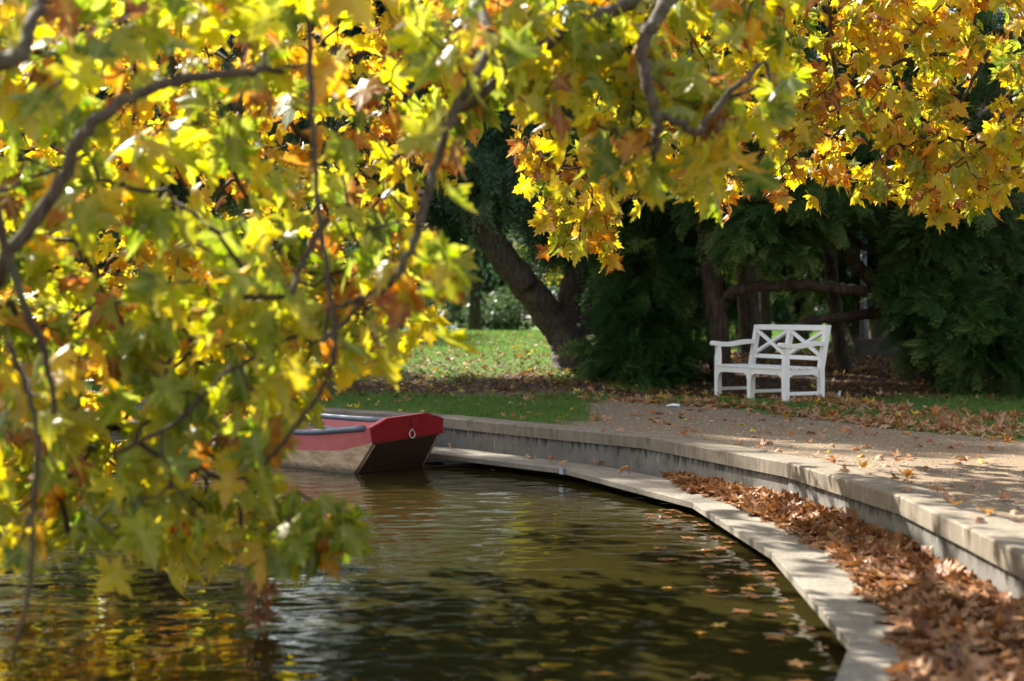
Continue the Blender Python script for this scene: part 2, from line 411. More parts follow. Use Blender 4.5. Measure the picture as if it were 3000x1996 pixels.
gx = np.unique(np.concatenate([np.arange(-9, 9, .11), np.linspace(-60, -9, 46), np.linspace(9, 60, 46), [-400, -200, -120, 120, 200, 400]]))
gy = np.unique(np.concatenate([np.arange(-4, 30, .11), np.linspace(30, 130, 120), [-60, -20, 200, 300, 600]]))
X, Y = np.meshgrid(gx, gy); nx, ny = len(gx), len(gy)
Z = gz(X, Y)
ins = inpoly(X, Y, POND)
ii = np.arange(nx*ny).reshape(ny, nx)
Q = np.stack([ii[:-1, :-1], ii[:-1, 1:], ii[1:, 1:], ii[1:, :-1]], -1).reshape(-1, 4)
bad = ins.ravel()[Q].any(1)
# the sheet runs under the coping and stops there
Q = Q[~bad]
under = inpoly(X, Y, POND); Z = np.where(under, ZP-.06, Z)
near = (polydist(X, Y, WL) < .33); Z = np.where(near, np.minimum(Z, ZP-.03), Z)
gm = grass_mask(X, Y); sm = soil_mask(X, Y)
ground = np_mesh("ground", np.stack([X, Y, Z], -1).reshape(-1, 3), Q, M['ground'], smooth=True, attrs={"grass": gm.ravel()*.9, "soil": sm.ravel()})
tag(ground, kind="structure")

# water: real ripples in front of the camera, a plain sheet beyond
us = np.arange(-.80, .62, .0026); yy = [4.2]
while yy[-1] < 26: yy.append(yy[-1]*1.0028)
yy = np.array(yy); U, YY = np.meshgrid(us, yy); XX = U*YY
h = np.zeros_like(XX); wr = np.random.default_rng(3)
amp = .55 + .9*fbm(XX*.45+3, YY*.3+5, 3)
for i in range(34):
    lam = .09*(6.0**(i/33.0)); th = wr.normal(math.pi/2, .62); k = 2*math.pi/lam; ph = wr.random()*6.28
    slope = .0082 if lam < .30 else .0085
    ph2 = 2.2*fbm(XX*.7+i*3.1, YY*.7+i*1.7, 2)
    h += slope/k*np.sin(k*(XX*math.cos(th)+YY*math.sin(th))+ph+ph2*2)
h *= amp
nx, ny = len(us), len(yy); ii = np.arange(nx*ny).reshape(ny, nx)
Q = np.stack([ii[:-1, :-1], ii[:-1, 1:], ii[1:, 1:], ii[1:, :-1]], -1).reshape(-1, 4)
V = np.stack([XX, YY, h], -1).reshape(-1, 3); b = len(V)
V = np.vstack([V, [(-60, -20, -.03), (40, -20, -.03), (40, 40, -.03), (-60, 40, -.03)]])
water = np_mesh("water", V, [Q, np.array([[b, b+1, b+2, b+3]])], M['water'], smooth=True)
tag(water, kind="structure")

# retaining wall: coping + face
def miter(pl, off):
    pl = [Vector(p) for p in pl]; o = []
    for i, p in enumerate(pl):
        d0 = (p - pl[i-1]).normalized() if i else None
        d1 = (pl[i+1]-p).normalized() if i < len(pl)-1 else None
        d0 = d0 or d1; d1 = d1 or d0
        n0 = Vector((-d0.y, d0.x)); n1 = Vector((-d1.y, d1.x)); n = (n0+n1).normalized()
        o.append(p + n*(off/max(.4, n.dot(n1))))
    return o            # positive = landward (left of the direction of travel turned outwards)
def strip(name, pl, prof, mat, parent):
    """sweep a closed profile [(offset,z)] along the polyline"""
    rows = [miter(pl, o) for o, z in prof]; n = len(pl); k = len(prof); V = []; Fq = []
    for i in range(n):
        for j in range(k): V.append((rows[j][i].x, rows[j][i].y, prof[j][1]))
    for i in range(n-1):
        for j in range(k): Fq.append((i*k+j, (i+1)*k+j, (i+1)*k+(j+1) % k, i*k+(j+1) % k))
    me = bpy.data.meshes.new(name); me.from_pydata(V, [], Fq + [tuple(range(k)), tuple(reversed(range((n-1)*k, n*k)))]); me.update()
    me.materials.append(mat); return link(bpy.data.objects.new(name, me), parent)
def densify(pl, step):
    o = []
    for a, b in zip(pl[:-1], pl[1:]):
        a = Vector(a); b = Vector(b); n = max(1, int((b-a).length/step))
        o += [a.lerp(b, i/n) for i in range(n)]
    return [tuple(p) for p in o] + [tuple(pl[-1])]
wall = empty("retaining_wall", (WL[6][0], WL[6][1], 0)); WI = (-wall.location)
def unoff(o, root):
    o.location = -root.location; return o
tag(wall, "curved grey concrete retaining wall with a projecting coping round the pond", "wall")
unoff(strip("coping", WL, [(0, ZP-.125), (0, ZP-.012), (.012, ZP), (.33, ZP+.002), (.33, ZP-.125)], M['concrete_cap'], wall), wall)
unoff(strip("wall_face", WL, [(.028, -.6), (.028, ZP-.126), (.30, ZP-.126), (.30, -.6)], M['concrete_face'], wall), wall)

# ledge: one slab per pond side, a metal bracket at the visible joint
WIN = miter(WL, .024)
def wall_pt(p):
    """nearest point of the wall face"""
    best = None; p = Vector(p)
    for a, b in zip(WIN[:-1], WIN[1:]):
        t = max(0, min(1, (p-a).dot(b-a)/(b-a).length_squared)); q = a.lerp(b, t)
        if best is None or (q-p).length < best[0]: best = ((q-p).length, q)
    return best[1]
ledge = empty("ledge", (LD[5][0], LD[5][1], 0))
tag(ledge, "low weathered plank ledge just above the water along the foot of the wall", "ledge")
inner = [wall_pt(p) for p in LD]
for i in range(len(LD)-1):
    a, b, c, d = Vector(LD[i]), Vector(LD[i+1]), inner[i+1], inner[i]
    g = .004
    e = (b-a).normalized()*g
    for k, (u0, u1) in enumerate(((0, .36), (.36, .70), (.70, 1.0))):
        gap = .006 if k else 0
        q = [a.lerp(d, u0+gap)+e, b.lerp(c, u0+gap)-e, b.lerp(c, u1)-e, a.lerp(d, u1)+e]
        m = MB(); m.prism([(v.x, v.y, ZL-.052) for v in q], (0, 0, .052)); 
        o = m.build("plank", M['ledge'], ledge, bevel=.004); unoff(o, ledge)
    m = MB(); mid = a.lerp(d, .75)
    m.prism([(v.x, v.y, -.5) for v in (a.lerp(d, .5)+e*6, b.lerp(c, .5)-e*6, b.lerp(c, .95)-e*6, a.lerp(d, .95)+e*6)], (0, 0, .44))
    unoff(m.build("support", M['concrete_face'], ledge), ledge)
bk = MB(); p = Vector(LD[4]); e1 = (Vector(LD[3])-p).normalized(); e2 = (Vector(LD[5])-p).normalized(); inn = (inner[4]-p).normalized()
for e in (e1, e2):
    q0 = p - inn*.006; q1 = p + e*.055 - inn*.006
    bk.prism([(q0.x, q0.y, ZL-.057), (q1.x, q1.y, ZL-.057), (q1.x, q1.y, ZL+.004), (q0.x, q0.y, ZL+.004)], (inn.x*.05, inn.y*.05, 0))
unoff(bk.build("joint_bracket", M['steel'], ledge), ledge)
# ------------------------------------------------------------------ leaf templates
def leaf_template(curl, fold, twist, rings=2, seed=0):
    r = np.random.default_rng(seed)
    half = [(.10, -.05), (.27, -.17), (.24, .02), (.36, .06), (.27, .15), (.22, .22), (.42, .22), (.68, .43), (.47, .44), (.42, .57), (.28, .50), (.155, .47), (.27, .62), (.17, .68), (.19, .84), (.085, .86)]
    half = [(x*(1+r.normal(0, .05)), y+r.normal(0, .018)) for x, y in half]
    pts = [(0, 0)] + half + [(0, 1.10)] + [(-x, y) for x, y in reversed(half)]
    pts = np.array(pts); c = np.array([0, .34]); n = len(pts)
    rr = [0] + ([.5, 1] if rings == 2 else [1])
    V = [c]; R = [0.0]
    for q in rr[1:]:
        for p in pts: V.append(c+(p-c)*q); R.append(q*min(1, np.hypot(*(p-c))/.62))
    V = np.array(V); Fs = [(0, 1+i, 1+(i+1) % n) for i in range(n)]
    if rings == 2:
        for i in range(n):
            a, b2 = 1+i, 1+(i+1) % n; Fs += [(a, a+n, b2+n), (a, b2+n, b2)]
    x, y = V[:, 0], V[:, 1]
    z = -fold*np.abs(x) - curl*(y-.2)**2 - curl*.8*x*x + twist*x*(y-.3) + .03*np.sin(9*x+seed)*np.cos(7*y)
    V3 = np.stack([x, y, z], 1)
    tips = np.array([(0, 1), (.62, .37), (-.62, .37), (.30, -.12), (-.30, -.12)], float)
    base = np.array([0, .0]); vein = np.zeros(len(V))
    # lobes run from the leaf base; a vertex on the way to a lobe tip carries the pale vein
    for tp in tips:
        d = (tp-base)/np.hypot(*(tp-base)); w = V-base; s = w@d; off = np.abs(w[:, 0]*d[1]-w[:, 1]*d[0])
        vein = np.maximum(vein, np.exp(-(off/.045)**2)*(s > 0))
    # stalk
    b = len(V3); k = .012
    V3 = np.vstack([V3, [(-k, 0, 0), (k, 0, 0), (k*.8, -.28, .05), (-k*.8, -.28, .05)]]); Fs += [(b, b+1, b+2), (b, b+2, b+3)]
    return V3, np.array(Fs), np.concatenate([R, [.1]*4]), np.concatenate([vein*.8, [.6]*4])
NEARL = [leaf_template(c, f, t, 2, i) for i, (c, f, t) in enumerate([(.25, .12, .1), (.5, .3, -.2), (.1, .05, .15), (.8, .25, .3), (.35, .5, -.3), (-.3, .2, .2)])]
DEADL = [leaf_template(c, f, t, 2, 20+i) for i, (c, f, t) in enumerate([(1.0, .3, .3), (-.9, -.3, -.4), (.5, .6, .5), (-.4, .5, .2), (1.5, .2, -.3), (.15, .05, .1)])]
PILEL = [leaf_template(c, f, t, 2, 80+i) for i, (c, f, t) in enumerate([(.55, .3, .2), (-.4, -.2, -.3), (.3, .4, .4), (-.25, .35, .2), (.8, .15, -.2), (.1, .05, .1)])]
LITL = [leaf_template(c, f, t, 1, 40+i) for i, (c, f, t) in enumerate([(.6, .3, .3), (-.6, -.2, -.4), (.3, .5, .5), (-.8, .3, .2)])]

FLATL = [leaf_template(c, f, t, 1, 60+i) for i, (c, f, t) in enumerate([(.05, .03, .04), (-.06, .02, -.05), (.1, -.03, .05)])]
def frames(tip, nrm):
    t = tip/np.linalg.norm(tip, axis=1, keepdims=True)
    n = nrm - (nrm*t).sum(1, keepdims=True)*t
    n = n/np.maximum(1e-6, np.linalg.norm(n, axis=1, keepdims=True))
    l = np.cross(t, n)
    return np.stack([l, t, n], 2)
def leaves_mesh(name, temps, pos, R, sc, tint, mat, parent=None, twigs=None):
    V = []; Fs = []; A = []; Bm = []; C = []; base = 0
    which = RNG.integers(0, len(temps), len(pos))
    for k, (tv, tf, rim, vein) in enumerate(temps):
        s = np.where(which == k)[0]
        if not len(s): continue
        v = np.einsum('nij,mj->nmi', R[s], tv)*sc[s, None, None] + pos[s, None, :]
        m = len(tv); V.append(v.reshape(-1, 3))
        Fs.append((tf[None] + (np.arange(len(s))*m)[:, None, None] + base).reshape(-1, 3)); base += m*len(s)
        A.append(np.repeat(tint[s], m)); Bm.append(np.tile(rim, len(s))); C.append(np.tile(vein, len(s)))
    FL = [np.vstack(Fs)]
    if twigs:
        V.append(twigs[0]); k = len(twigs[0]); A.append(np.zeros(k)); Bm.append(np.zeros(k)); C.append(np.zeros(k)); FL.append(twigs[1]+base)
    o = np_mesh(name, np.vstack(V), FL, mat, parent, True, {"tint": np.concatenate(A), "rim": np.concatenate(Bm), "vein": np.concatenate(C)})
    if twigs:
        o.data.materials.append(twigs[2]); mi = np.zeros(len(o.data.polygons), dtype=np.int32); mi[len(FL[0]):] = 1; o.data.polygons.foreach_set("material_index", mi)
    return o
def rand_unit(n):
    v = RNG.normal(size=(n, 3)); return v/np.linalg.norm(v, axis=1, keepdims=True)

# ------------------------------------------------------------------ plane trees: boughs, twigs, hanging leaves
def plane_tree(root_loc, label, trunk_pts, boughs, volumes, seed):
    rng = np.random.default_rng(seed)
    root = empty("plane_tree", root_loc); tag(root, label, "tree")
    m = MB(); sp = spline(trunk_pts, 6); m.tube(sp[:, :3], sp[:, 3], 14)
    unoff(m.build("trunk", M['bark_plane'], root, True), root)
    nodes = []; owner = []; par = []
    bo = []
    for bi, (pts, thin) in enumerate(boughs):
        sp = spline(pts, 7, .003 if thin else .006); mb = MB(); mb.tube(sp[:, :3], sp[:, 3], 9)
        o = unoff(mb.build("bough", M['bark_twig' if thin else 'bark_plane'], root, True), root); bo.append(o)
        for q in sp: nodes.append(q[:3]); owner.append(bi); par.append(-1)
    cl = []; meta = []
    for poly, d0, d1, n, tm, ts, lsz, nl in volumes:
        poly = np.array(poly, float); lo = poly.min(0); hi = poly.max(0); got = 0
        while got < n:
            k = n*3; x = rng.uniform(lo[0], hi[0], k); y = rng.uniform(lo[1], hi[1], k)
            ok = inpoly(x, y, [tuple(p) for p in poly]) 
            d = (rng.random(k)**.8)*(d1-d0)+d0
            pz = fbm(x*.006+d*3.1+seed, y*.006, 2)
            ok &= rng.random(k) < np.clip((pz-.30)*4, .05, 1)
            for xx, yy_, dd, nz in zip(x[ok], y[ok], d[ok], pz[ok]):
                if got >= n: break
                q = P(xx, yy_, dd)
                if q.z < .25: continue
                hit = q - SUN*((q.z-ZP)/SUN.z)
                if 7.6 < hit.y < 14.6:
                    dw = float(polydist(np.array([hit.x]), np.array([hit.y]), WL)[0]); inside = bool(inpoly(np.array([hit.x]), np.array([hit.y]), POND)[0])
                    if ((not inside and dw < 1.3 and hit.y > 8.6) or (inside and dw < .9 and 10.4 < hit.y < 11.6)) and rng.random() < .55: got += .4; continue
                cl.append(tuple(q)); meta.append((tm+ (nz-.5)*.5*ts, ts, lsz, nl)); got += 1
    cl = np.array(cl)
    nb = len(nodes); NODE = np.vstack([np.array(nodes), cl]); OWN = np.array(owner+[-1]*len(cl))
    seg = {i: [] for i in range(len(boughs))}
    dmin = np.full(len(cl), 1e9); near_ = np.zeros(len(cl), int)
    for i in range(nb):
        dd = np.linalg.norm(cl-NODE[i], axis=1); u = dd < dmin; dmin[u] = dd[u]; near_[u] = i
    done = np.zeros(len(cl), bool); parent_of = np.zeros(len(cl), int)
    for it in range(len(cl)):
        k = int(np.argmin(np.where(done, 1e9, dmin))); done[k] = True; j = near_[k]; parent_of[k] = j
        OWN[nb+k] = OWN[j]; seg[OWN[j]].append((j, nb+k))
        dd = np.linalg.norm(cl-cl[k], axis=1)*1.05; u = (~done) & (dd < dmin); dmin[u] = dd[u]; near_[u] = nb+k
    kids = np.zeros(len(NODE))
    order = []
    for bi in seg: order += seg[bi]
    for bi, o in enumerate(bo):
        if not seg[bi]: continue
        # weight = how many tips hang on each twig
        w = {}
        for a, b2 in reversed(seg[bi]):
            w[b2] = w.get(b2, 0)+1; w[a] = w.get(a, 0)+w[b2] if a >= nb else 0
        V = []; Fs = []; base = 0
        for a, b2 in seg[bi]:
            pa, pb = NODE[a], NODE[b2]; L = np.linalg.norm(pb-pa)
            mid1 = pa*.6+pb*.4 + np.array([0, 0, -.10*L]) + rng.normal(0, .06*L, 3); mid2 = pa*.25+pb*.75+rng.normal(0, .05*L, 3)
            r1 = .0030+.0019*math.sqrt(min(w[b2], 30)); r0 = r1*1.25
            v, f = tube_arrays([pa, mid1, mid2, pb], [r0, r1, r1*.9, r1*.75], 5)
            V += [tuple(q) for q in v]; Fs.append(np.array(f)+base); base += len(v)
        TV, TF = np.array(V), np.vstack(Fs)
        idx = [b2-nb for a, b2 in seg[bi]]
        pos = []; tint = []; sc = []
        for k in idx:
            tm, ts, lsz, nl = meta[k]; n = max(1, rng.poisson(nl)); ct = rng.normal(tm, ts*.6)
            p0 = cl[k]; pa = NODE[parent_of[k]]
            for _ in range(n):
                f = rng.random()**.6; q = p0*f+pa*(1-f) if np.linalg.norm(p0-pa) < .6 else p0+(pa-p0)/np.linalg.norm(pa-p0)*.5*(1-f)
                pos.append(q + rng.normal(0, .045, 3)+np.array([0, 0, -.02])); tt = rng.normal(ct, ts*.55)
                if rng.random() < .10: tt = rng.uniform(.68, 1.0)
                tint.append(tt); sc.append(lsz*rng.uniform(.55, 1.3))
        n = len(pos); pos = np.array(pos); sc = np.array(sc)
        tip = rng.normal(size=(n, 3))*np.array([.55, .55, .40]) + np.array([0, 0, -.75])
        nrm = rng.normal(size=(n, 3)); nrm += np.array([.0, -.45, .45])
        R = frames(tip, nrm)
        pos = pos + np.einsum('nij,j->ni', R, np.array([0, .28, 0]))*sc[:, None]
        leaves_mesh("foliage", NEARL, pos, R, sc, np.clip(np.array(tint), 0, 1), M['leaf'], o, (TV, TF, M['bark_twig']))
    return root

def bp(lst):
    """bough from (px,py,depth,radius) points"""
    o = []
    for px, py, d, r in lst: q = P(px, py, d); o.append((q.x, q.y, q.z, r))
    return o

PL_NEAR = [(-200, -150), (1500, -150), (1560, 40), (1500, 200), (1420, 300), (1430, 480), (1360, 600), (1310, 700), (1360, 800), (1350, 880), (1230, 960), (1160, 1060), (1020, 1120), (930, 1150), (830, 1200), (770, 1300), (800, 1420), (960, 1490), (1000, 1520), (900, 1540), (800, 1500), (700, 1560), (500, 1620), (420, 1560), (300, 1600), (150, 1530), (-200, 1600)]
PL_FAR = [(-200, -150), (1450, -150), (1450, 250), (1330, 480), (1230, 720), (1150, 900), (1050, 1060), (780, 1150), (640, 1280), (520, 1400), (-200, 1450)]
PL_LOW = [(-200, 850), (500, 900), (860, 1100), (790, 1280), (820, 1420), (960, 1490), (980, 1530), (500, 1630), (-200, 1600)]
PL_UP = [(-900, -1100), (1500, -1100), (1500, -120), (-900, -120)]
PR_MID = [(1250, -150), (2350, -150), (2330, 150), (2180, 330), (2180, 480), (2060, 540), (1950, 600), (1850, 560), (1760, 420), (1560, 330), (1480, 230)]
PR_FAR = [(1400, -150), (3200, -150), (3200, 640), (2960, 610), (2870, 560), (2750, 600), (2600, 540), (2400, 560), (2270, 550), (2050, 620), (1900, 590), (1850, 680), (1760, 760), (1640, 740), (1570, 720), (1550, 560), (1520, 480), (1560, 330), (1450, 100)]
PR_UP = [(1200, -1300), (3600, -1300), (3600, -120), (1200, -120)]

left_boughs = [
    (bp([(-900, 900, 4.2, .06), (-400, 900, 4.6, .045), (-50, 860, 5.6, .032), (30, 735, 5.4, .027), (178, 535, 5.4, .025), (255, 382, 5.4, .023), (407, 274, 5.45, .021), (611, 223, 5.5, .019), (764, 210, 5.6, .015), (900, 190, 5.9, .008)]), False),
    (bp([(-900, 300, 4.2, .06), (-300, 220, 4.4, .04), (-40, 185, 4.6, .034), (50, 165, 4.7, .026), (100, 60, 4.8, .022), (160, -60, 5.0, .018), (320, -260, 5.4, .012)]), False),
    (bp([(-300, 300, 4.8, .025), (-60, 500, 4.9, .020), (13, 713, 5.0, .017), (76, 916, 5.0, .016), (127, 1018, 5.05, .014), (160, 1215, 5.1, .011)]), True),
    (bp([(20, 1000, 4.9, .012), (85, 1160, 4.9, .010), (108, 1311, 4.9, .010), (95, 1527, 4.9, .009), (89, 1693, 4.9, .009), (38, 1935, 4.95, .006)]), True),
    (bp([(1250, -300, 7.6, .035), (1420, 60, 6.3, .022), (1420, 175, 6.1, .020), (1340, 310, 5.9, .019), (1273, 496, 5.8, .018), (1209, 713, 5.7, .017), (1133, 840, 5.7, .015), (1056, 878, 5.8, .011), (960, 900, 6.0, .007)]), False),
    (bp([(900, -300, 6.3, .022), (905, 100, 5.7, .014), (916, 356, 5.5, .011), (929, 585, 5.4, .011), (961, 815, 5.4, .011), (980, 1018, 5.4, .011), (942, 1145, 5.5, .010), (827, 1298, 5.6, .009), (776, 1362, 5.7, .006)]), True),
    (bp([(960, 640, 5.9, .014), (880, 780, 5.8, .014), (845, 862, 5.7, .013), (749, 872, 5.7, .013), (649, 880, 5.8, .012), (600, 980, 7.3, .009), (520, 1070, 7.4, .009), (390, 1160, 7.6, .007)]), True),
    (bp([(1120, 830, 5.8, .010), (950, 990, 5.8, .010), (850, 990, 5.8, .010), (740, 1050, 5.8, .010), (620, 1130, 5.8, .009), (540, 1220, 5.8, .009), (420, 1290, 5.9, .008), (330, 1330, 6.0, .006)]), True),
    (bp([(400, -250, 5.8, .02), (370, 60, 5.8, .011), (395, 170, 5.9, .010), (392, 270, 6.1, .009)]), True),
    (bp([(200, 1560, 6.6, .004), (300, 1590, 6.7, .006), (345, 1540, 6.7, .006), (400, 1450, 6.7, .007), (420, 1330, 6.8, .009), (440, 1200, 6.9, .010), (500, 1050, 7.1, .012)]), True),
    (bp([(760, 1330, 7.4, .010), (735, 1480, 7.45, .007), (735, 1600, 7.5, .005), (755, 1680, 7.5, .004)]), True),
    (bp([(620, 400, 6.8, .012), (760, 640, 7.0, .011), (840, 780, 7.0, .010)]), True),
]
left_boughs.append(([(-2.2, 4.0, 4.5, .12), (-2.6, 7.0, 5.4, .10), (-2.9, 10.5, 6.3, .08), (-2.8, 13.5, 6.9, .06), (-2.5, 16, 7.2, .03)], False))  # unseen limb above the frame, added to carry dappling leaves
plane_left = plane_tree((-3.9, -.6, gz1(-3.9, -.6)), "green and yellow plane tree whose boughs hang low over the water and the red boat", 
    [(-3.9, -.6, .3, .38), (-3.8, -.3, 1.2, .30), (-3.75, .4, 2.4, .26), (-3.4, 1.4, 3.4, .22), (-2.9, 2.6, 4.1, .18), (-1.9, 4.3, 4.6, .13), (-.8, 6.2, 4.9, .08)],
    left_boughs,
    [(PL_NEAR, 5.5, 8.2, 425, .25, .20, .17, 3.2), (PL_FAR, 8.2, 10.8, 660, .52, .26, .13, 4.7), (PL_LOW, 5.8, 8.0, 95, .36, .25, .16, 3.2), ([(800, 1430), (1010, 1450), (1060, 1530), (820, 1570)], 6.0, 6.8, 13, .22, .16, .17, 3.4), (PL_UP, 4.8, 7, 40, .3, .2, .18, 3.0), ([(250, -760), (1150, -760), (1150, -260), (250, -260)], 14.2, 16.8, 170, .4, .2, .15, 4.5)], 5)  # last two volumes: unseen leaves above the frame, added for dappled shade

right_boughs = [
    (bp([(2700, -900, 9.5, .10), (2200, -200, 8.6, .06), (1990, -30, 7.0, .040), (1920, 60, 6.7, .034), (1885, 140, 6.6, .029), (1895, 250, 6.5, .027), (1920, 340, 6.5, .026), (1925, 405, 6.5, .020), (1915, 470, 6.6, .01)]), False),
    (bp([(1920, 325, 6.5, .019), (2010, 375, 6.5, .018), (2050, 385, 6.5, .017), (2090, 330, 6.5, .016), (2180, 230, 6.5, .013), (2240, 180, 6.6, .008)]), False),
    (bp([(2500, -700, 10.6, .09), (1990, -60, 8.0, .045), (1856, 5, 7.6, .037), (1760, 45, 7.3, .033), (1665, 80, 7.1, .031), (1590, 140, 7.0, .029), (1507, 200, 7.0, .026), (1400, 285, 7.0, .023), (1300, 350, 7.1, .021), (1190, 430, 7.2, .016), (1140, 480, 7.4, .010)]), False),
    (bp([(1507, 195, 7.0, .022), (1413, 163, 6.9, .021), (1340, 135, 6.8, .019), (1273, 112, 6.7, .016), (1180, 125, 6.7, .010)]), False),
    (bp([(2460, -500, 12.2, .04), (2432, 14, 12.1, .021), (2437, 140, 12.1, .019), (2455, 261, 12.0, .017), (2458, 364, 12.0, .010)]), True),
    (bp([(2760, -400, 12.5, .04), (2815, 28, 12.5, .020), (2847, 149, 12.5, .020), (2740, 159, 12.4, .018), (2660, 175, 12.3, .017), (2600, 196, 12.3, .015), (2511, 261, 12.2, .011)]), True),
    (bp([(2455, 250, 12.2, .014), (2400, 300, 12.2, .013), (2330, 335, 12.1, .010), (2250, 360, 12.0, .007)]), True),
    (bp([(2900, 150, 12.6, .02), (2830, 270, 12.5, .014), (2780, 360, 12.5, .011), (2700, 410, 12.4, .007)]), True),
    (bp([(2500, 330, 12.3, .014), (2420, 420, 12.3, .013), (2330, 455, 12.2, .010), (2290, 490, 12.2, .006)]), True),
    (bp([(2395, 440, 12.3, .010), (2425, 500, 12.3, .009), (2400, 600, 12.3, .006), (2430, 640, 12.3, .004)]), True),
    (bp([(2000, 460, 12.0, .012), (1870, 560, 11.9, .012), (1780, 620, 11.8, .010), (1680, 650, 11.8, .007)]), True),
    (bp([(3300, 100, 13, .05), (3080, 400, 12.8, .02), (2950, 500, 12.6, .012), (2750, 520, 12.5, .008)]), True),
]
plane_right = plane_tree((6.6, 10.6, gz1(6.6, 10.6)), "golden plane tree reaching over the path above the white bench", 
    [(6.6, 10.6, .3, .42), (6.5, 10.6, 1.5, .33), (6.2, 10.8, 2.9, .29), (5.5, 11.0, 4.2, .24), (4.3, 11.0, 5.2, .18), (2.6, 10.6, 5.9, .12)],
    right_boughs,
    [(PR_FAR, 11.2, 13.6, 880, .44, .23, .145, 5.2), (PR_MID, 6.6, 9.4, 200, .27, .20, .18, 3.3), (PR_UP, 8.0, 11, 110, .4, .2, .17, 4.0), ([(500, -750), (1700, -750), (1700, -120), (500, -120)], 9.3, 12, 170, .45, .2, .16, 4.0)], 9)  # last two volumes: unseen leaves overhead, added to shade path and ledge

# dead clump hanging from the lowest twig, its tip in the water
n = 17; c0 = P(765, 1690, 7.5)
pos = np.array([c0 + Vector((random.gauss(0, .038), random.gauss(0, .038), -.21*random.random() + .03)) for _ in range(n)])
R = frames(RNG.normal(size=(n, 3))*.35+np.array([0, 0, -1]), RNG.normal(size=(n, 3)))
clump = empty("dead_leaf_clump", c0)
tag(clump, "withered brown leaf clump dangling from a bare twig onto the water", "leaf clump")
unoff(leaves_mesh("withered_leaves", DEADL, pos, R, RNG.uniform(.07, .105, n), RNG.random(n)*.6, M['dead'], clump), clump)
tw = MB(); tw.tube([P(748, 1640, 7.5), P(752, 1720, 7.5), P(757, 1800, 7.5), P(760, 1838, 7.5)], [.006, .006, .005, .004], 6)
unoff(tw.build("twig", M['bark_twig'], clump, True), clump)

# ------------------------------------------------------------------ yews and other conifers
def spray_template(nside=9, width=.06, droop=.35, seed=0):
    r = np.random.default_rng(seed); V = []; Fs = []
    def dia(p, q, w):
        p = np.array(p); q = np.array(q); m = p*.5+q*.5; d = q-p; s = np.array([-d[1], d[0], 0]); s = s/np.linalg.norm(s)*w
        b = len(V); V.extend([p, m+s, q, m-s]); Fs.extend([(b, b+1, b+2), (b, b+2, b+3)])
    ax = lambda y: np.array([.03*math.sin(5*y), y, -droop*y*y])
    for i in range(5): dia(ax(i/5), ax((i+1)/5+.03), .012)
    for i in range(nside):
        y = .08+.9*i/nside
        for sg in (-1, 1):
            L = (.42*(1-.72*y)+.05)*r.uniform(.75, 1.2); a = math.radians(r.uniform(42, 62)); p = ax(y+r.uniform(-.03, .03))
            q = p+np.array([sg*L*math.sin(a), L*math.cos(a), -.25*L+r.normal(0, .03)]); dia(p, q, width*.5)
            # side needles
            for f in (.35, .65):
                pp = p*(1-f)+q*f; l2 = L*.36
                dia(pp, pp+np.array([sg*l2*math.sin(a+.8), l2*math.cos(a+.8), -.1*l2]), width*.32)
                dia(pp, pp+np.array([sg*l2*math.sin(a-.8), l2*math.cos(a-.8), -.1*l2]), width*.32)
    V = np.array(V); return V, np.array(Fs), np.clip(V[:, 1], 0, 1)*1.1, np.zeros(len(V))
SPR = [spray_template(10, .036, .35, 1), spray_template(11, .034, .6, 2), spray_template(9, .038, .2, 3)]
CYP = [spray_template(9, .040, .9, 4), spray_template(8, .045, 1.2, 5)]

def conifer_crown(name, blobs, mat, temps, parent, size=.42, droop=.5, tm=.45, seed=1, shell=.55):
    """blobs: (cx,cy,cz,rx,ry,rz,n clumps); each clump is a little branch of sprays"""
    rng = np.random.default_rng(seed); pos = []; tips = []; tin = []
    for cx, cy, cz, rx, ry, rz, n in blobs:
        u = rng.normal(size=(n, 3)); u /= np.linalg.norm(u, axis=1, keepdims=True)
        rad = shell+(1-shell)*rng.random(n)**.7; rad *= 1+.42*(rng.random(n)-.5)
        c = np.array([cx, cy, cz])+u*rad[:, None]*np.array([rx, ry, rz])
        for k in range(n):
            o = u[k]*np.array([1, 1, .35])+rng.normal(0, .25, 3); o[2] -= droop; o /= np.linalg.norm(o)
            m = rng.integers(9, 16); t0 = rng.normal(tm, .24)
            for j in range(m):
                f = rng.uniform(-.6, .55); q = c[k]+o*f*size*1.7+rng.normal(0, size*.16, 3)
                tp = o+rng.normal(0, .38, 3); tp[2] -= .15
                pos.append(q); tips.append(tp); tin.append(t0+rng.normal(0, .12))
    pos = np.array(pos); n = len(pos); keep = pos[:, 2] > gz(pos[:, 0], pos[:, 1])+.03
    pos = pos[keep]; tips = np.array(tips)[keep]; tin = np.array(tin)[keep]; n = len(pos)
    R = frames(tips, rng.normal(size=(n, 3))*.5+np.array([0, -.5, .9]))
    return leaves_mesh(name, temps, pos, R, size*rng.uniform(.6, 1.15, n), np.clip(tin, 0, 1), mat, parent)
def E(px, py, d, rx, ry, n, rd=None):
    """ellipsoid blob from pixel centre and pixel radii at depth d"""
    q = P(px, py, d); a = rx/F*d; b = ry/F*d
    return (q.x, q.y, q.z, a, rd if rd else a*.8, b, n)
def conifer(name, label, base, trunks, blobs, mat, bark, temps, **kw):
    root = empty(name, base); tag(root, label, "tree")
    for nm, pts, jit in trunks:
        sp = spline(pts, 7, jit); m = MB(); m.tube(sp[:, :3], sp[:, 3], 14 if nm == 'trunk' else 10)
        unoff(m.build(nm, M[bark], root, True), root)
    if blobs: unoff(conifer_crown("crown", blobs, M[mat], temps, root, **kw), root)
    return root
def gb(px, d):
    x = (px-1500)/F*d; return (x, d, gz1(x, d))

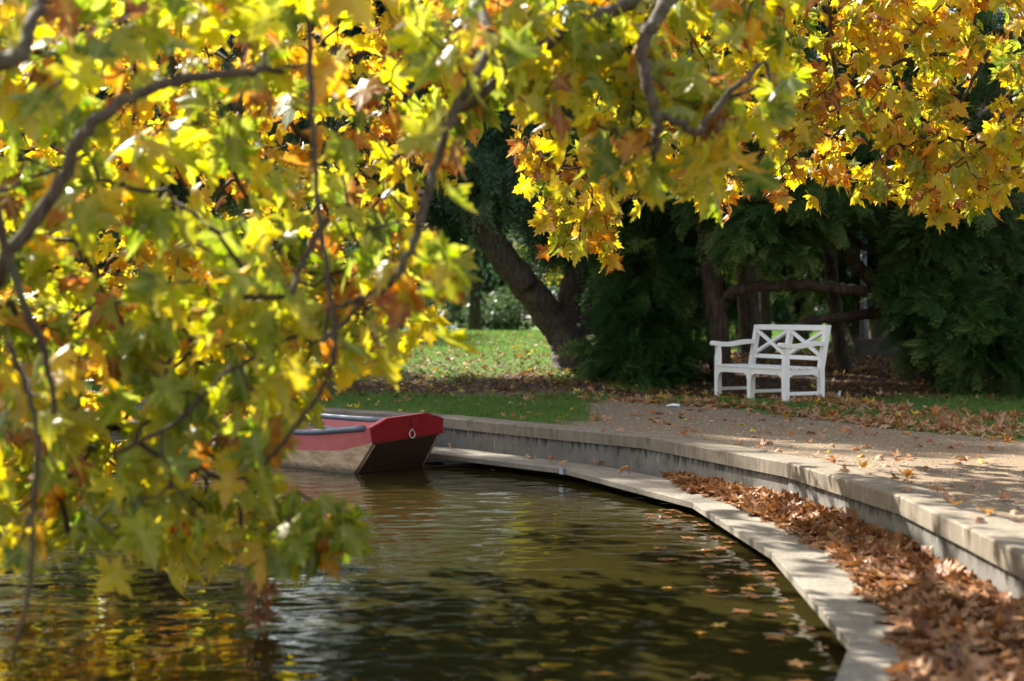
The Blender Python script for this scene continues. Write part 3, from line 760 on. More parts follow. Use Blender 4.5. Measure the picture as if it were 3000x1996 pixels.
b1 = gb(1690, 22.6)
conifer("leaning_cypress", "dark cypress with a thick leaning forked trunk at the edge of the lawn", b1,
    [('trunk', [(b1[0]-.02, b1[1], b1[2]-.15, .40)] + bp([(1674, 1025, 22.6, .31), (1632, 960, 22.6, .255), (1565, 870, 22.4, .24), (1495, 780, 22.2, .225), (1430, 690, 22.0, .21), (1390, 590, 22.0, .22), (1370, 450, 22.4, .22), (1350, 200, 22.6, .16), (1340, -200, 23, .08)]), .012),
     ('fork', bp([(1695, 1075, 22.75, .34), (1668, 960, 22.8, .27), (1662, 890, 22.9, .20), (1690, 810, 23.0, .19), (1735, 700, 23.1, .17), (1760, 560, 23.2, .14), (1770, 300, 23.4, .08)]), .01),
     ('fork', bp([(1745, 1075, 22.9, .34), (1755, 980, 23.0, .26), (1765, 860, 23.1, .24), (1790, 700, 23.3, .2), (1810, 450, 23.5, .14)]), .01),
     ('root', [(b1[0]+.05, b1[1]-.05, b1[2]+.16, .2), (b1[0]+.24, b1[1]-.22, b1[2]+.0, .12), (b1[0]+.45, b1[1]-.36, b1[2]-.10, .06)], 0)],
    [E(1400, 400, 22.0, 230, 190, 140), E(1310, 560, 22.4, 90, 80, 34), E(1560, 520, 22.8, 150, 140, 70), E(1640, 660, 23.4, 80, 70, 24), E(1180, 420, 22.5, 170, 260, 80),
     E(1450, 120, 22.6, 330, 260, 150), E(1350, -300, 23.2, 420, 340, 130), E(1300, -800, 23.6, 340, 340, 100), E(950, -100, 23.8, 300, 320, 70), E(1740, 600, 22.8, 80, 110, 34)],
    'cedar', 'bark_dark', CYP, size=.42, droop=1.0, tm=.45, seed=3)

b0 = (-5.6, 23.6, gz1(-5.6, 23.6))  # added tree: its crown blocks the sun over boat and path
conifer("shade_cypress", "big dark cypress added on the lawn for shade, half seen through the hanging yellow boughs", b0,
    [('trunk', [(b0[0], b0[1], b0[2]-.2, .45), (b0[0], b0[1], 2.2, .34), (b0[0]-.2, b0[1], 5, .28), (b0[0]-.3, b0[1], 9, .18), (b0[0]-.3, b0[1], 12, .05)], .02),
     ('branch', [(b0[0], b0[1], 4.2, .14), (b0[0]+1.6, b0[1]-.2, 5.6, .10), (b0[0]+3.0, b0[1]-.2, 7.2, .05)], .02), ('branch', [(b0[0], b0[1], 4.0, .14), (b0[0]-1.8, b0[1]-.2, 5.2, .10), (b0[0]-3.0, b0[1]-.2, 6.0, .05)], .02)],
    [(-7.6, 23.6, 8.2, 3.2, 2.0, 3.6, 260), (-3.4, 23.6, 8.8, 2.9, 2.0, 3.2, 230), (-6.0, 23.2, 4.9, 3.2, 1.8, 1.3, 110), (-5.6, 23.6, 11.2, 2.2, 1.8, 1.6, 90), (-10.2, 23.4, 7.2, 2.0, 1.6, 2.6, 110)],
    'cedar', 'bark_dark', CYP, size=.62, droop=.8, tm=.45, seed=8)

b2 = gb(1880, 21.8)
conifer("bushy_yew", "low dense yew bush spreading to the grass left of the bench", b2,
    [('trunk', [(b2[0], b2[1], b2[2]-.1, .12)] + bp([(1885, 1000, 21.8, .10), (1870, 800, 21.8, .08), (1880, 600, 21.9, .05)]), .01),
     ('branch', bp([(1885, 1050, 21.8, .06), (1790, 960, 21.5, .045), (1700, 930, 21.2, .025)]), .01)],
    [E(1890, 830, 21.6, 140, 190, 120), E(1850, 960, 21.3, 80, 90, 50), E(1940, 1000, 21.2, 90, 130, 60), E(1880, 1080, 21.0, 110, 65, 56), E(1900, 640, 21.9, 150, 130, 70), E(1800, 1020, 21.3, 50, 60, 24)],
    'yew', 'bark_yew', SPR, size=.36, droop=.2, tm=.33, seed=4, shell=.35)

b3 = gb(2118, 21.0)
conifer("red_barked_yew", "tall yew with a straight reddish trunk behind the bench's left arm", b3,
    [('trunk', [(b3[0]+.03, b3[1], b3[2]-.15, .22)] + bp([(2114, 1080, 21, .175), (2100, 950, 21, .16), (2085, 820, 21, .155), (2072, 680, 21, .15), (2062, 500, 21.1, .14), (2060, 200, 21.2, .12), (2060, -400, 21.4, .06)]), .01),
     ('branch', bp([(2100, 960, 21.1, .09), (2125, 880, 20.9, .085), (2165, 850, 20.7, .088), (2240, 838, 20.6, .08), (2330, 834, 20.5, .086), (2420, 842, 20.5, .078), (2500, 850, 20.5, .085), (2590, 862, 20.6, .07)]), .012),
     ('branch', bp([(2090, 740, 21, .05), (2180, 640, 20.6, .04), (2300, 600, 20.2, .03)]), .012)],
    [E(2230, 655, 20.2, 110, 70, 44), E(2360, 590, 20.0, 150, 70, 60), E(2150, 540, 20.6, 140, 110, 60), E(2270, 705, 20.0, 60, 35, 12), E(2400, 450, 20.6, 220, 120, 80), E(2080, 300, 21.0, 300, 220, 120),
     E(2100, -50, 21.2, 300, 260, 100), E(2080, -450, 21.3, 220, 300, 60)],
    'yew', 'bark_yew', SPR, size=.33, droop=.28, tm=.60, seed=5, shell=.45)

b4 = gb(2478, 22.0)
conifer("slim_yew", "slim dark yew trunk standing right behind the bench's back", b4,
    [('trunk', [(b4[0]+.03, b4[1], b4[2]-.15, .15)] + bp([(2462, 1030, 22, .115), (2445, 900, 22, .105), (2432, 760, 22, .10), (2425, 600, 22.1, .095), (2420, 300, 22.2, .1), (2420, -200, 22.4, .05)]), .01),
     ('branch', bp([(2440, 650, 22, .05), (2510, 710, 21.7, .055), (2560, 740, 21.5, .045), (2590, 760, 21.4, .02)]), .01),
     ('branch', bp([(2430, 640, 22, .06), (2330, 560, 22.3, .05), (2230, 520, 22.6, .03)]), .01)],
    [E(2440, 520, 22.2, 200, 140, 70), E(2480, 250, 22.4, 260, 220, 90), E(2440, -150, 22.6, 260, 260, 70)],
    'yew', 'bark_dark', SPR, size=.40, droop=.4, tm=.3, seed=6)

b5 = gb(2715, 21.2)
conifer("spreading_yew", "wide shaggy yew whose branches sweep to the ground right of the bench", b5,
    [('trunk', [(b5[0], b5[1], b5[2]-.15, .20)] + bp([(2700, 1050, 21.2, .15), (2665, 970, 21.2, .13), (2630, 900, 21.2, .12), (2590, 850, 21.1, .11), (2510, 780, 21.0, .10), (2440, 700, 20.9, .075), (2380, 640, 20.9, .05)]), .012),
     ('branch', bp([(2640, 905, 21.2, .09), (2580, 918, 20.9, .08), (2470, 930, 20.7, .078), (2380, 938, 20.6, .075), (2330, 965, 20.6, .07), (2260, 1020, 20.7, .07), (2190, 1090, 20.9, .05)]), .012),
     ('branch', bp([(2640, 900, 21.2, .11), (2690, 720, 21.0, .10), (2720, 500, 20.9, .09), (2740, 200, 21, .07), (2750, -200, 21.2, .04)]), .012),
     ('branch', bp([(2680, 1000, 21.0, .05), (2790, 1060, 20.2, .035), (2880, 1080, 19.7, .025), (2970, 1060, 19.4, .015)]), .012),
     ('branch', bp([(2700, 640, 20.8, .05), (2830, 690, 20.4, .04), (2950, 660, 20.2, .025)]), .012)],
    [E(2730, 710, 20.2, 110, 120, 60), E(2690, 870, 20.2, 60, 90, 34), E(2790, 890, 19.9, 90, 80, 36), E(2850, 1010, 19.5, 100, 50, 36), E(2770, 990, 20.0, 70, 60, 26), E(2930, 1000, 19.4, 110, 90, 50), E(2850, 620, 20.2, 200, 130, 80),
     E(2990, 830, 20.4, 90, 120, 30), E(2780, 420, 20.6, 260, 160, 90), E(2950, 150, 20.8, 260, 260, 90), E(2720, 100, 21, 240, 240, 80), E(2760, -300, 21.2, 280, 300, 80), E(3150, 600, 20.5, 120, 260, 50), E(3150, 1000, 19.6, 120, 90, 30)],
    'yew', 'bark_yew', SPR, size=.34, droop=.22, tm=.5, seed=7, shell=.45)

for px, d, lab, r in ((2195, 26.0, "thick dark trunk of a yew deep in the shade behind the bench's armrest", .20), (2240, 28.5, "thin dark yew trunk beside the thicker one deep in the shade", .11), (2345, 33, "pale leaning trunk far behind the bench's back rail", .16), (1990, 26.4, "tall yew added for shade, its trunk hidden behind the low bushy yew", .2)):  # last yew is added to keep sun off the soil behind the bench
    b = gb(px, d); k = P(px, 600, d)
    conifer("shaded_yew", lab, b, [('trunk', [(b[0]+.02, b[1], b[2]-.1, r*1.25), (b[0], b[1], b[2]+.7, r), (b[0]-.05, b[1], b[2]+2.0, r*.92), (b[0]-.1, b[1], b[2]+4.5, r*.7), (b[0]-.1, b[1], b[2]+8, r*.3)], .01)],
        [(b[0], b[1], b[2]+5.2, 2.0, 1.8, 2.2, 110), (b[0]+.4, b[1]+.4, b[2]+2.9, 1.9, 1.2, .9, 60)] + ([(b[0]-1.9, b[1], b[2]+6.5, 2.3, 1.6, 2.6, 170), (b[0], b[1], b[2]+8.0, 2.3, 1.6, 2.2, 120)] if px == 1990 else []), 'yew', 'bark_dark', SPR, size=.5, droop=.5, tm=.35, seed=int(px))

for i, (x, y, hh, w) in enumerate([(4.1, 31.5, 3.4, 2.6), (5.6, 33, 4.2, 3.0), (6.7, 29.6, 4.6, 2.0), (3.0, 34, 3.6, 2.4)]):
    z = gz1(x, y)
    conifer("yew_bush", "dark yew bush closing the view far behind the bench", (x, y, z), [('stem', [(x, y, z-.1, .07), (x+.05, y, z+hh*.4, .05), (x, y, z+hh*.8, .02)], .01)],
        [(x, y, z+hh*.5, w*.5, w*.4, hh*.45, 90)], 'yew', 'bark_dark', SPR, size=.5, droop=.3, tm=.45, seed=60+i, shell=.3)['group'] = "yew bushes far behind the bench"

# ------------------------------------------------------------------ far trees, bushes and lawn furniture
def leaf_cards(n):
    t = np.array([(-.5, 0, 0), (0, -.35, .05), (.5, 0, 0), (0, .35, .05), (0, 0, -.08)]); return t, np.array([(0, 1, 4), (1, 2, 4), (2, 3, 4), (3, 0, 4)]), np.zeros(5), np.zeros(5)
CARD = [leaf_cards(0)]
def broad_tree(name, label, x, y, h, w, mat, seed, group=None, cat="tree", card=.34, n=2600, trunk=True, low=.1):
    rng = np.random.default_rng(seed); z0 = gz1(x, y)
    root = empty(name, (x, y, z0)); tag(root, label, cat, group)
    if trunk:
        m = MB(); m.tube([(x, y, z0-.2), (x+.05, y, z0+h*.3), (x-.1, y, z0+h*.75)], [.28, .2, .07], 9)
        for k in range(5):
            a = rng.random()*6.28; zz = z0+h*rng.uniform(.25, .55); m.tube([(x, y, zz), (x+math.cos(a)*w*.25, y+math.sin(a)*w*.25, zz+h*.12), (x+math.cos(a)*w*.4, y+math.sin(a)*w*.4, zz+h*.2)], [.1, .07, .03], 6)
        unoff(m.build("trunk", M['bark_dark'], root, True), root)
    k = max(14, int(n/60)); u = rng.normal(size=(k, 3)); u /= np.linalg.norm(u, axis=1, keepdims=True); u *= rng.uniform(.35, 1, (k, 1))
    cz = z0+h*(low+(1-low)/2); cc = np.array([x, y, cz])+u*np.array([w/2*.85, w/2*.85, h*(1-low)/2*.88])
    wi = rng.integers(0, k, n); pos = cc[wi]+rng.normal(0, 1, (n, 3))*np.array([w, w, h])*.055+rng.normal(0, .1, (n, 3))
    pos[:, 2] = np.maximum(pos[:, 2], z0+.05)
    tin = rng.normal(.5, .2, k)[wi]+rng.normal(0, .12, n)
    R = frames(rng.normal(size=(n, 3)), rng.normal(size=(n, 3)))
    unoff(leaves_mesh("crown", CARD, pos, R, card*rng.uniform(.6, 1.3, n), np.clip(tin, 0, 1), M[mat], root), root)
    return root
broad_tree("pale_bush", "pale grey-green rounded bush beyond the lawn crest beside the leaning trunk", -.8, 74, 3.0, 4.6, 'far_green', 1, None, "bush", .22, 2600, False, 0)
broad_tree("round_bush", "grey-green bush far behind the white lawn furniture", -4.2, 80, 4.2, 5.5, 'far_green', 2, None, "bush", .22, 2600, False, 0)
ft = [(-9, 92, 13, 10, 'far_green'), (-3, 96, 15, 11, 'cedar'), (3.5, 90, 14, 9, 'cedar'), (9.5, 94, 15, 11, 'far_green'), (16, 90, 14, 11, 'cedar'), (23, 92, 15, 11, 'far_green'), (31, 90, 15, 12, 'cedar'), (-17, 94, 15, 11, 'far_green'), (-26, 92, 16, 12, 'cedar'), (-36, 90, 16, 13, 'far_green'),
      (-13, 78, 13, 10, 'cedar'), (-22, 74, 14, 11, 'far_green'), (-31, 70, 15, 12, 'cedar'), (0, 82, 12, 9, 'far_green'), (6.5, 76, 12, 9, 'cedar'), (12.5, 72, 12, 9, 'far_green'), (19, 70, 12, 10, 'cedar'), (27, 70, 13, 11, 'far_green'), (-40, 62, 16, 13, 'cedar')]
for i, (x, y, hh, w, mt) in enumerate(ft):
    broad_tree("park_tree", "dark tree in the wood beyond the lawn", x, y, hh, w, mt, 30+i, "trees in the wood beyond the lawn", card=.75, n=4500, low=.02)
broad_tree("golden_tree", "yellow-green broadleaf glowing in the fork of the leaning trunk", 1.9, 44, 5.6, 4.6, 'far_gold', 51, card=.22, n=3600, low=.22)
broad_tree("golden_tree", "yellow tree glowing through the gap above the bench", 8.6, 42, 7.5, 5.0, 'far_gold', 52, card=.22, n=3600, low=.35)
for i, (x, y, hh, w) in enumerate([(-17, 82, 5.8, 11), (-8.5, 84, 6.2, 9), (-12.5, 90, 7, 10), (-1.5, 84, 5.4, 7), (4.0, 66, 3.8, 7), (9.5, 62, 4.2, 7), (15, 60, 4.4, 8), (21.5, 60, 4.6, 9)]):
    broad_tree("hedge_bush", "dense dark shrub in the belt beyond the lawn", x, y, hh, w, 'cedar', 70+i, "shrubs in the belt beyond the lawn", "bush", .38, 3200, False, 0)
for i, (x, y, hh, w, mt) in enumerate([(-13.5, 33, 12, 8, 'far_gold'), (-19, 30, 13, 9, 'far_green'), (-24, 36, 15, 11, 'cedar'), (-11, 44, 14, 9, 'far_green'), (-17, 42, 15, 10, 'far_gold'), (-5.5, 54, 13, 8, 'cedar'), (-1.6, 60, 14, 8, 'cedar'), (3.2, 58, 13, 8, 'far_green'), (-28, 28, 14, 10, 'far_gold')]):
    broad_tree("bank_tree", ["golden tree on the far bank behind the hanging boughs", "green tree on the far bank behind the hanging boughs"][mt != 'far_gold'], x, y, hh, w, mt, 90+i, "trees on the far bank", "tree", .34, 4200, True, .08)
broad_tree("golden_tree", "orange and yellow tree on the far bank behind the hanging boughs", -9.0, 38, 9, 8, 'far_gold', 53, card=.25, n=4200, low=.1)

# ------------------------------------------------------------------ white bench
def make_bench(loc, yaw, tilt, L, D, H, label, sc=1.0):
    root = empty("garden_bench", loc); root.rotation_mode = 'QUATERNION'
    root.rotation_quaternion = (Matrix.Rotation(yaw, 3, 'Z') @ Matrix.Rotation(tilt, 3, 'Y')).to_quaternion()
    tag(root, label, "bench")
    W_ = M['white']; sz = .438; rk = .105           # seat height, rake of the back
    t = .074
    def by(z): return D - t + (0 if z < sz else (z-sz)/(H-sz)*rk)
    for i, x in enumerate((0, L/2-t/2, L-t)):
        m = MB(); end = i != 1
        if end:
            prof = [(0, -.02), (t, -.02), (t, sz+.15), (t-.004, sz+.19), (t-.014, .708), (.012, .708), (.012, sz+.16), (0, sz+.115)]
            m.prism([(x, y, z) for y, z in prof], (t, 0, 0))
        else: m.box(x, x+t, .002, t, -.02, sz-.085)
        m.build("leg", W_, root, bevel=.004)
        m = MB()
        if end: prof = [(D-t, -.02), (D, -.02), (D, sz), (by(H)+t, H), (by(H), H), (D-t, sz)]
        else: prof = [(D-t, -.02), (D, -.02), (D, sz), (by(H-.07)+t-.004, H-.07), (by(H-.07)+.004, H-.07), (D-t, sz)]
        m.prism([(x, y, z) for y, z in prof], (t, 0, 0)); m.build("leg", W_, root, bevel=.004)
        m = MB(); m.beam((x+t/2, t, .115), (x+t/2, D-t, .115), .03, .045); m.build("stretcher", W_, root, bevel=.003)
        # curved corner brackets, side rail
    m = MB()
    m.box(t, L/2-t/2-.001, .006, .034, sz-.085, sz-.012); m.box(L/2-t/2-.001, L-t, .006, .034, sz-.085, sz-.012)
    m.box(t, L-t, D-.04, D-.012, sz-.085, sz-.012)
    for x in (.016, L/2-.015, L-t+.016): m.box(x, x+.03, t, D-t, sz-.085, sz-.012)
    def bracket(corner, dx, dz, ax):
        pts = [(0, 0), (.105, 0), (.105, -.016), (.088, -.02)]
        for k in range(7):
            a = math.radians(90*k/6); pts.append((.088-.066*math.sin(a), -.088+.068*math.cos(a)))
        pts += [(.02, -.118), (0, -.118)]
        pts = [(u*.72, v*.72) for u, v in pts]
        if ax == 'x': q = [(corner[0]+dx*u, corner[1], corner[2]+v) for u, v in pts]; ext = (0, .026, 0)
        else: q = [(corner[0], corner[1]+dx*u, corner[2]+v) for u, v in pts]; ext = (.026, 0, 0)
        m.prism(q, ext)
    zb = sz-.086
    for x, s in ((t, 1), (L/2-t/2, -1), (L/2+t/2, 1), (L-t, -1)): bracket((x, .007, zb), s, 0, 'x')
    for x in (.018, L/2-.013, L-t+.018):
        bracket((x, t, zb), 1, 0, 'y'); bracket((x, D-t, zb), -1, 0, 'y')
    m.build("apron", W_, root, bevel=.002)
    m = MB(); k = 5; w = (D-.03)/k
    for i in range(k):
        y0 = -.012+i*w; x0, x1 = (.0, L) if 0 < i < k-1 else (t+.002, L-t-.002)
        if i == 0: m.box(t+.002, L-t-.002, y0, y0+w-.014, sz-.011, sz+.014)
        elif i == k-1: m.box(t+.002, L-t-.002, y0, y0+w-.03, sz-.011, sz+.014)
        else: m.box(.006, L-.006, max(y0, t+.004), y0+w-.014, sz-.011, sz+.014)
    m.build("seat", W_, root, bevel=.004)
    # back: rails and two crossed bays
    m = MB(); zl = .585; zt = H
    def bk(x, z, off=0): return (x, by(z)+t/2+off, z)
    nrm = Vector((0, -1, rk/(H-sz))).normalized()
    m.beam(bk(t, zt-.036), bk(L-t, zt-.036), .045, .072, up=(0, rk/(H-sz), 1)); m.beam(bk(t, zl-.022), bk(L-t, zl-.022), .04, .055, up=(0, rk/(H-sz), 1))
    z0, z1 = zl+.008, zt-.075
    for xa, xb in ((t, L/2-t/2), (L/2+t/2, L-t)):
        m.beam(bk(xa+.012, z0+.012, -.005), bk(xb-.012, z1-.012, -.005), .046, .042, up=nrm.cross(Vector((1, 0, 0))))
        m.beam(bk(xa+.012, z1-.012, -.009), bk(xb-.012, z0+.012, -.009), .046, .042, up=nrm.cross(Vector((1, 0, 0))))
    m.build("backrest", W_, root, bevel=.003)
    for x in (-.002, L-t+.002-.0):
        m = MB(); top = []; bot = []
        ya, yb = -.045, by(.76)+.01
        for i in range(13):
            u = i/12; y = ya+(yb-ya)*u; zc = .735 + .012*math.sin(math.pi*2*(u-.08))*-1 + .030*max(0, u-.45)
            top.append((x-.006, y, zc+.033)); bot.append((x-.006, y, zc-.030))
        nose = [(x-.006, ya-.03*math.sin(a), .735+.003+.0335*math.cos(a)) for a in [math.pi*(j/7) for j in range(1, 7)]]
        m.prism(top[::-1]+nose+bot, (t+.012, 0, 0)); m.build("armrest", W_, root, bevel=.006)
    return root
yaw = -math.radians(64); Lb, Db, Hb = 1.60, .635, .995
fr = Vector((.192*18.2, 18.2)); ux = Vector((math.cos(yaw), math.sin(yaw)))
fl = fr - ux*(Lb)
bench = make_bench((fl.x, fl.y, .553), yaw, math.radians(.1), Lb, Db, Hb, "white two-seat garden bench with crossed back slats standing on leafy grass")
make_bench((-4.2, 69.5, gz1(-4.2, 69.5)), math.radians(8), 0, 1.6, .635, .965, "white bench far off on the lawn, half hidden by the crest")
# white garden chair on the far lawn
ch = empty("garden_chair", (-4.95, 69.0, gz1(-4.95, 69.0)), (0, 0, math.radians(12))); tag(ch, "white garden chair on the far lawn beside the half-hidden bench", "chair")
m = MB(); m.box(-.27, .27, 0, .5, .40, .45); m.build("seat", M['white'], ch)
m = MB(); m.prism([(-.20, .47, .46), (.20, .47, .46), (.25, .5, .85), (.17, .5, .95), (-.17, .5, .95), (-.25, .5, .85)], (0, .035, 0)); m.build("backrest", M['white'], ch)
for sx in (-.25, .21):
    for sy in (.01, .45): m = MB(); m.box(sx, sx+.04, sy, sy+.04, -.02, .40); m.build("leg", M['white'], ch)
    m = MB(); m.box(sx-.01, sx+.05, -.02, .47, .60, .64); m.box(sx, sx+.04, .01, .05, .45, .60); m.build("armrest", M['white'], ch)

# ------------------------------------------------------------------ rowing punt
def make_boat():
    axis = Vector((.70, -.714)).normalized(); ang = math.atan2(axis.y, axis.x)
    bow = P(1178, 1375, 15.25)
    root = empty("punt", (bow.x+axis.x*.10, bow.y+axis.y*.10, 0)); root.rotation_mode = 'QUATERNION'
    root.rotation_quaternion = (Matrix.Rotation(ang, 3, 'Z') @ Matrix.Rotation(math.radians(3.2), 3, 'X')).to_quaternion()
    tag(root, "flat red and brown wooden punt moored at the ledge, bow towards the water", "boat")
    # stations: x, bottom z, gunwale z, half width bottom, half width top, red line z
    st = [(-4.3, .30, .46, .40, .43, .30), (-3.8, -.10, .41, .52, .58, .25), (-2.6, -.12, .38, .58, .65, .22), (-1.5, -.12, .385, .57, .64, .225), (-.8, -.12, .42, .54, .60, .25), (-.42, -.12, .46, .51, .565, .27), (.0, .36, .525, .46, .485, .33)]
    def rows(f): return [f(s) for s in st]
    def skin(name, A, B, mat, parent=root):
        n = len(A); V = list(A)+list(B); Fq = [(i, i+1, n+i+1, n+i) for i in range(n-1)]
        me = bpy.data.meshes.new(name); me.from_pydata(V, [], Fq); me.update(); me.materials.append(mat)
        o = link(bpy.data.objects.new(name, me), parent); md = o.modifiers.new("thickness", 'SOLIDIFY'); md.thickness = .028; md.offset = 0; return o
    for s in (1, -1):
        mid = lambda q: (q[5]-q[1])/(q[2]-q[1])
        bot = rows(lambda q: (q[0], s*q[3], q[1])); red = rows(lambda q: (q[0], s*(q[3]+(q[4]-q[3])*max(.05, mid(q))), max(q[5], q[1]+.01))); top = rows(lambda q: (q[0], s*q[4], q[2]))
        skin("side_planking", bot, red, M['hull']); skin("strake", red, top, M['red_lit'])
    skin("bottom", rows(lambda q: (q[0], q[3], q[1])), rows(lambda q: (q[0], -q[3], q[1])), M['hull_dark'])
    # runners along the bow ramp edges
    for s in (1, -1):
        m = MB(); m.beam((-.44, s*.50, -.135), (-.01, s*.45, .35), .05, .03, up=(1, 0, .8)); m.build("runner", M['hull'], root, bevel=.004)
    # bow board
    tr = MB()
    pr = [(-.485, .365), (.485, .365), (.495, .53), (.27, .605), (-.27, .605), (-.495, .53)]
    tr.prism([(.012, y, z) for y, z in pr], (.032, 0, 0)); bowb = tr.build("bow_board", M['red'], root, bevel=.004)
    lip = MB()
    for a, b in zip(pr[2:5], pr[3:6]): lip.beam((-.02, a[0], a[1]-.006), (-.02, b[0], b[1]-.006), .06, .012, up=(0, 0, 1))
    lip.build("bow_lip", M['red_lit'], bowb)
    rg = MB(); rg.torus((.056, .03, .405), .042, .0068, (1, .12, .1), 22, 7); rg.build("mooring_ring", M['brass'], bowb, True)
    ey = MB(); ey.tube([(.04, .03, .452), (.066, .03, .452)], [.011, .011], 8); ey.build("eye_bolt", M['brass'], bowb)
    cu = bpy.data.curves.new("number_two", 'FONT'); cu.body = "2"; cu.size = .12; cu.extrude = .0012; cu.align_x = 'CENTER'
    to = bpy.data.objects.new("number_tmp", cu); link(to); bpy.context.view_layer.update()
    me = bpy.data.meshes.new_from_object(to.evaluated_get(bpy.context.evaluated_depsgraph_get())); bpy.data.objects.remove(to)
    me.materials.clear(); me.materials.append(M['stencil'])
    no = link(bpy.data.objects.new("number", me), bowb); no.matrix_local = Matrix.Translation((.0465, .03, .492)) @ Matrix.Rotation(math.radians(90), 4, 'Z') @ Matrix.Rotation(math.radians(90), 4, 'X')
    # fenders along the gunwales
    for s in (1, -1):
        m = MB(); pts = [(-.07, s*.515, .520), (-.6, s*.60, .47), (-1.0, s*.62, .44), (-1.7, s*.655, .415), (-2.7, s*.665, .41)]
        m.tube(spline(pts, 5), [.034]*21, 12); m.build("fender", M['slate'], root, True)
    for x, z in ((-1.5, .26), (-2.9, .26)):
        m = MB(); m.box(x-.13, x+.13, -.60, .60, z, z+.03); m.build("thwart", M['hull'], root, bevel=.004)
    m = MB(); m.box(-.5, .0, -.45, .45, .30, .325) if False else None
    m.beam((-.75, -.3, .43), (-3.2, .12, .47), .05, .035); m.beam((-3.2, .12, .47), (-3.75, .2, .48), .14, .02); m.build("oar", M['slate'], root)
    return root
boat = make_boat()

# ------------------------------------------------------------------ summer house behind the yews, grey post
hs = empty("timber_house", (6.6, 28, gz1(6.6, 28))); tag(hs, "dark timber-clad house wall in deep shade behind the spreading yew", "house")
m = MB(); zg = gz1(9, 28)
for i in range(22):
    z = zg+.72+i*.16; m.prism([(7.4, 27.0, z), (7.4, 26.97, z), (7.4, 27.0, z+.155)], (9.5, 0, 0))
unoff(m.build("boarding", M['siding'], hs), hs)
m = MB(); m.box(7.4, 16.9, 27.01, 31, zg+.70, zg+4.3); unoff(m.build("wall", M['siding'], hs), hs)
m = MB(); m.box(7.1, 17.1, 26.9, 31.1, zg-.3, zg+.70); unoff(m.build("plinth", M['plinth'], hs), hs)
m = MB(); m.prism([(6.9, 26.3, zg+4.2), (6.9, 31.7, zg+4.2), (6.9, 29, zg+6.2)], (10.5, 0, 0)); unoff(m.build("roof", M['roof'], hs), hs)
b = gb(2530, 26.5); po = empty("grey_post", b); tag(po, "slim grey metal post among the dark yew trunks right of the bench", "post")
m = MB(); m.tube([(0, 0, .0), (0, 0, 1.0), (0, 0, 2.6)], [.06, .058, .058], 12); m.build("shaft", M['post'], po, True)
m = MB(); m.tube([(0, 0, -.1), (0, 0, .22), (0, 0, .26)], [.12, .11, .07], 12); m.build("base", M['post'], po, True)
m = MB(); m.tube([(0, 0, 2.58), (0, 0, 2.64), (0, 0, 2.68)], [.075, .075, .02], 12); m.build("cap", M['post'], po, True)
b = gb(2640, 24.6); st = empty("garden_wall", b); tag(st, "low pale stone wall stub in the shade behind the yew boughs", "wall")
m = MB(); m.box(-.75, .75, 0, .3, -.1, .33); m.build("footing", M['plinth'], st, bevel=.02)
m = MB(); m.box(-.15, .30, .05, .3, .33, .85); m.build("pier", M['plinth'], st, bevel=.02)

# ------------------------------------------------------------------ fallen leaves
def flat_frames(n, spread, rng=RNG):
    a = rng.random(n)*6.283; nr = rng.normal(size=(n, 3))*spread+np.array([0, 0, 1.0])
    tip = np.stack([np.cos(a), np.sin(a), rng.normal(0, .15, n)], 1)
    nr = nr/np.linalg.norm(nr, axis=1, keepdims=True)
    tip = tip - (tip*nr).sum(1, keepdims=True)*nr
    return frames(tip, nr)
# drift on the ledge
LDd = densify(LD, .05); LDd = [p for p in LDd if 5.0 < p[1] < 14.6]
INd = [wall_pt(p) for p in LDd]
ypos = []; nleaf = 6500
for _ in range(nleaf):
    k = random.randrange(len(LDd)); y = LDd[k][1]
    if LDd[k][0] < .4: 
        if LDd[k][1] > 8: continue
    u0 = float(np.interp(y, [5, 6.3, 6.8, 7.6, 8.6, 9.5, 10.6, 11.6, 12.4, 13.2], [.15, .18, .24, .33, .34, .40, .36, .34, .46, .9]))
    u0 += .12*(vnoise(np.array([y*2.2]), np.array([3.3]))[0]-.5)
    if y > 13.3: continue
    u = u0+(1-u0)*random.random()**.85
    f = (u-u0)/(1-u0); dens = min(1, f*5+.25)
    if random.random() > dens: continue
    q = Vector(LDd[k]).lerp(INd[k], min(u, .985))
    hgt = float(np.interp(y, [6, 9, 12, 13.2], [.065, .065, .055, .02]))*min(1, f*1.6)*(1+.5*(vnoise(np.array([y*3]), np.array([u*4]))[0]-.5))
    ypos.append((q.x, q.y, ZL+.012+hgt*random.random()**.45))
pos = np.array(ypos); n = len(pos)
pile = leaves_mesh("leaf_drift", PILEL, pos, flat_frames(n, .30), RNG.uniform(.075, .130, n), np.clip(RNG.normal(.34, .26, n), 0, 1), M['dead'])
tag(pile, "deep drift of curled brown leaves heaped on the ledge against the wall", "leaf drift", kind="stuff")

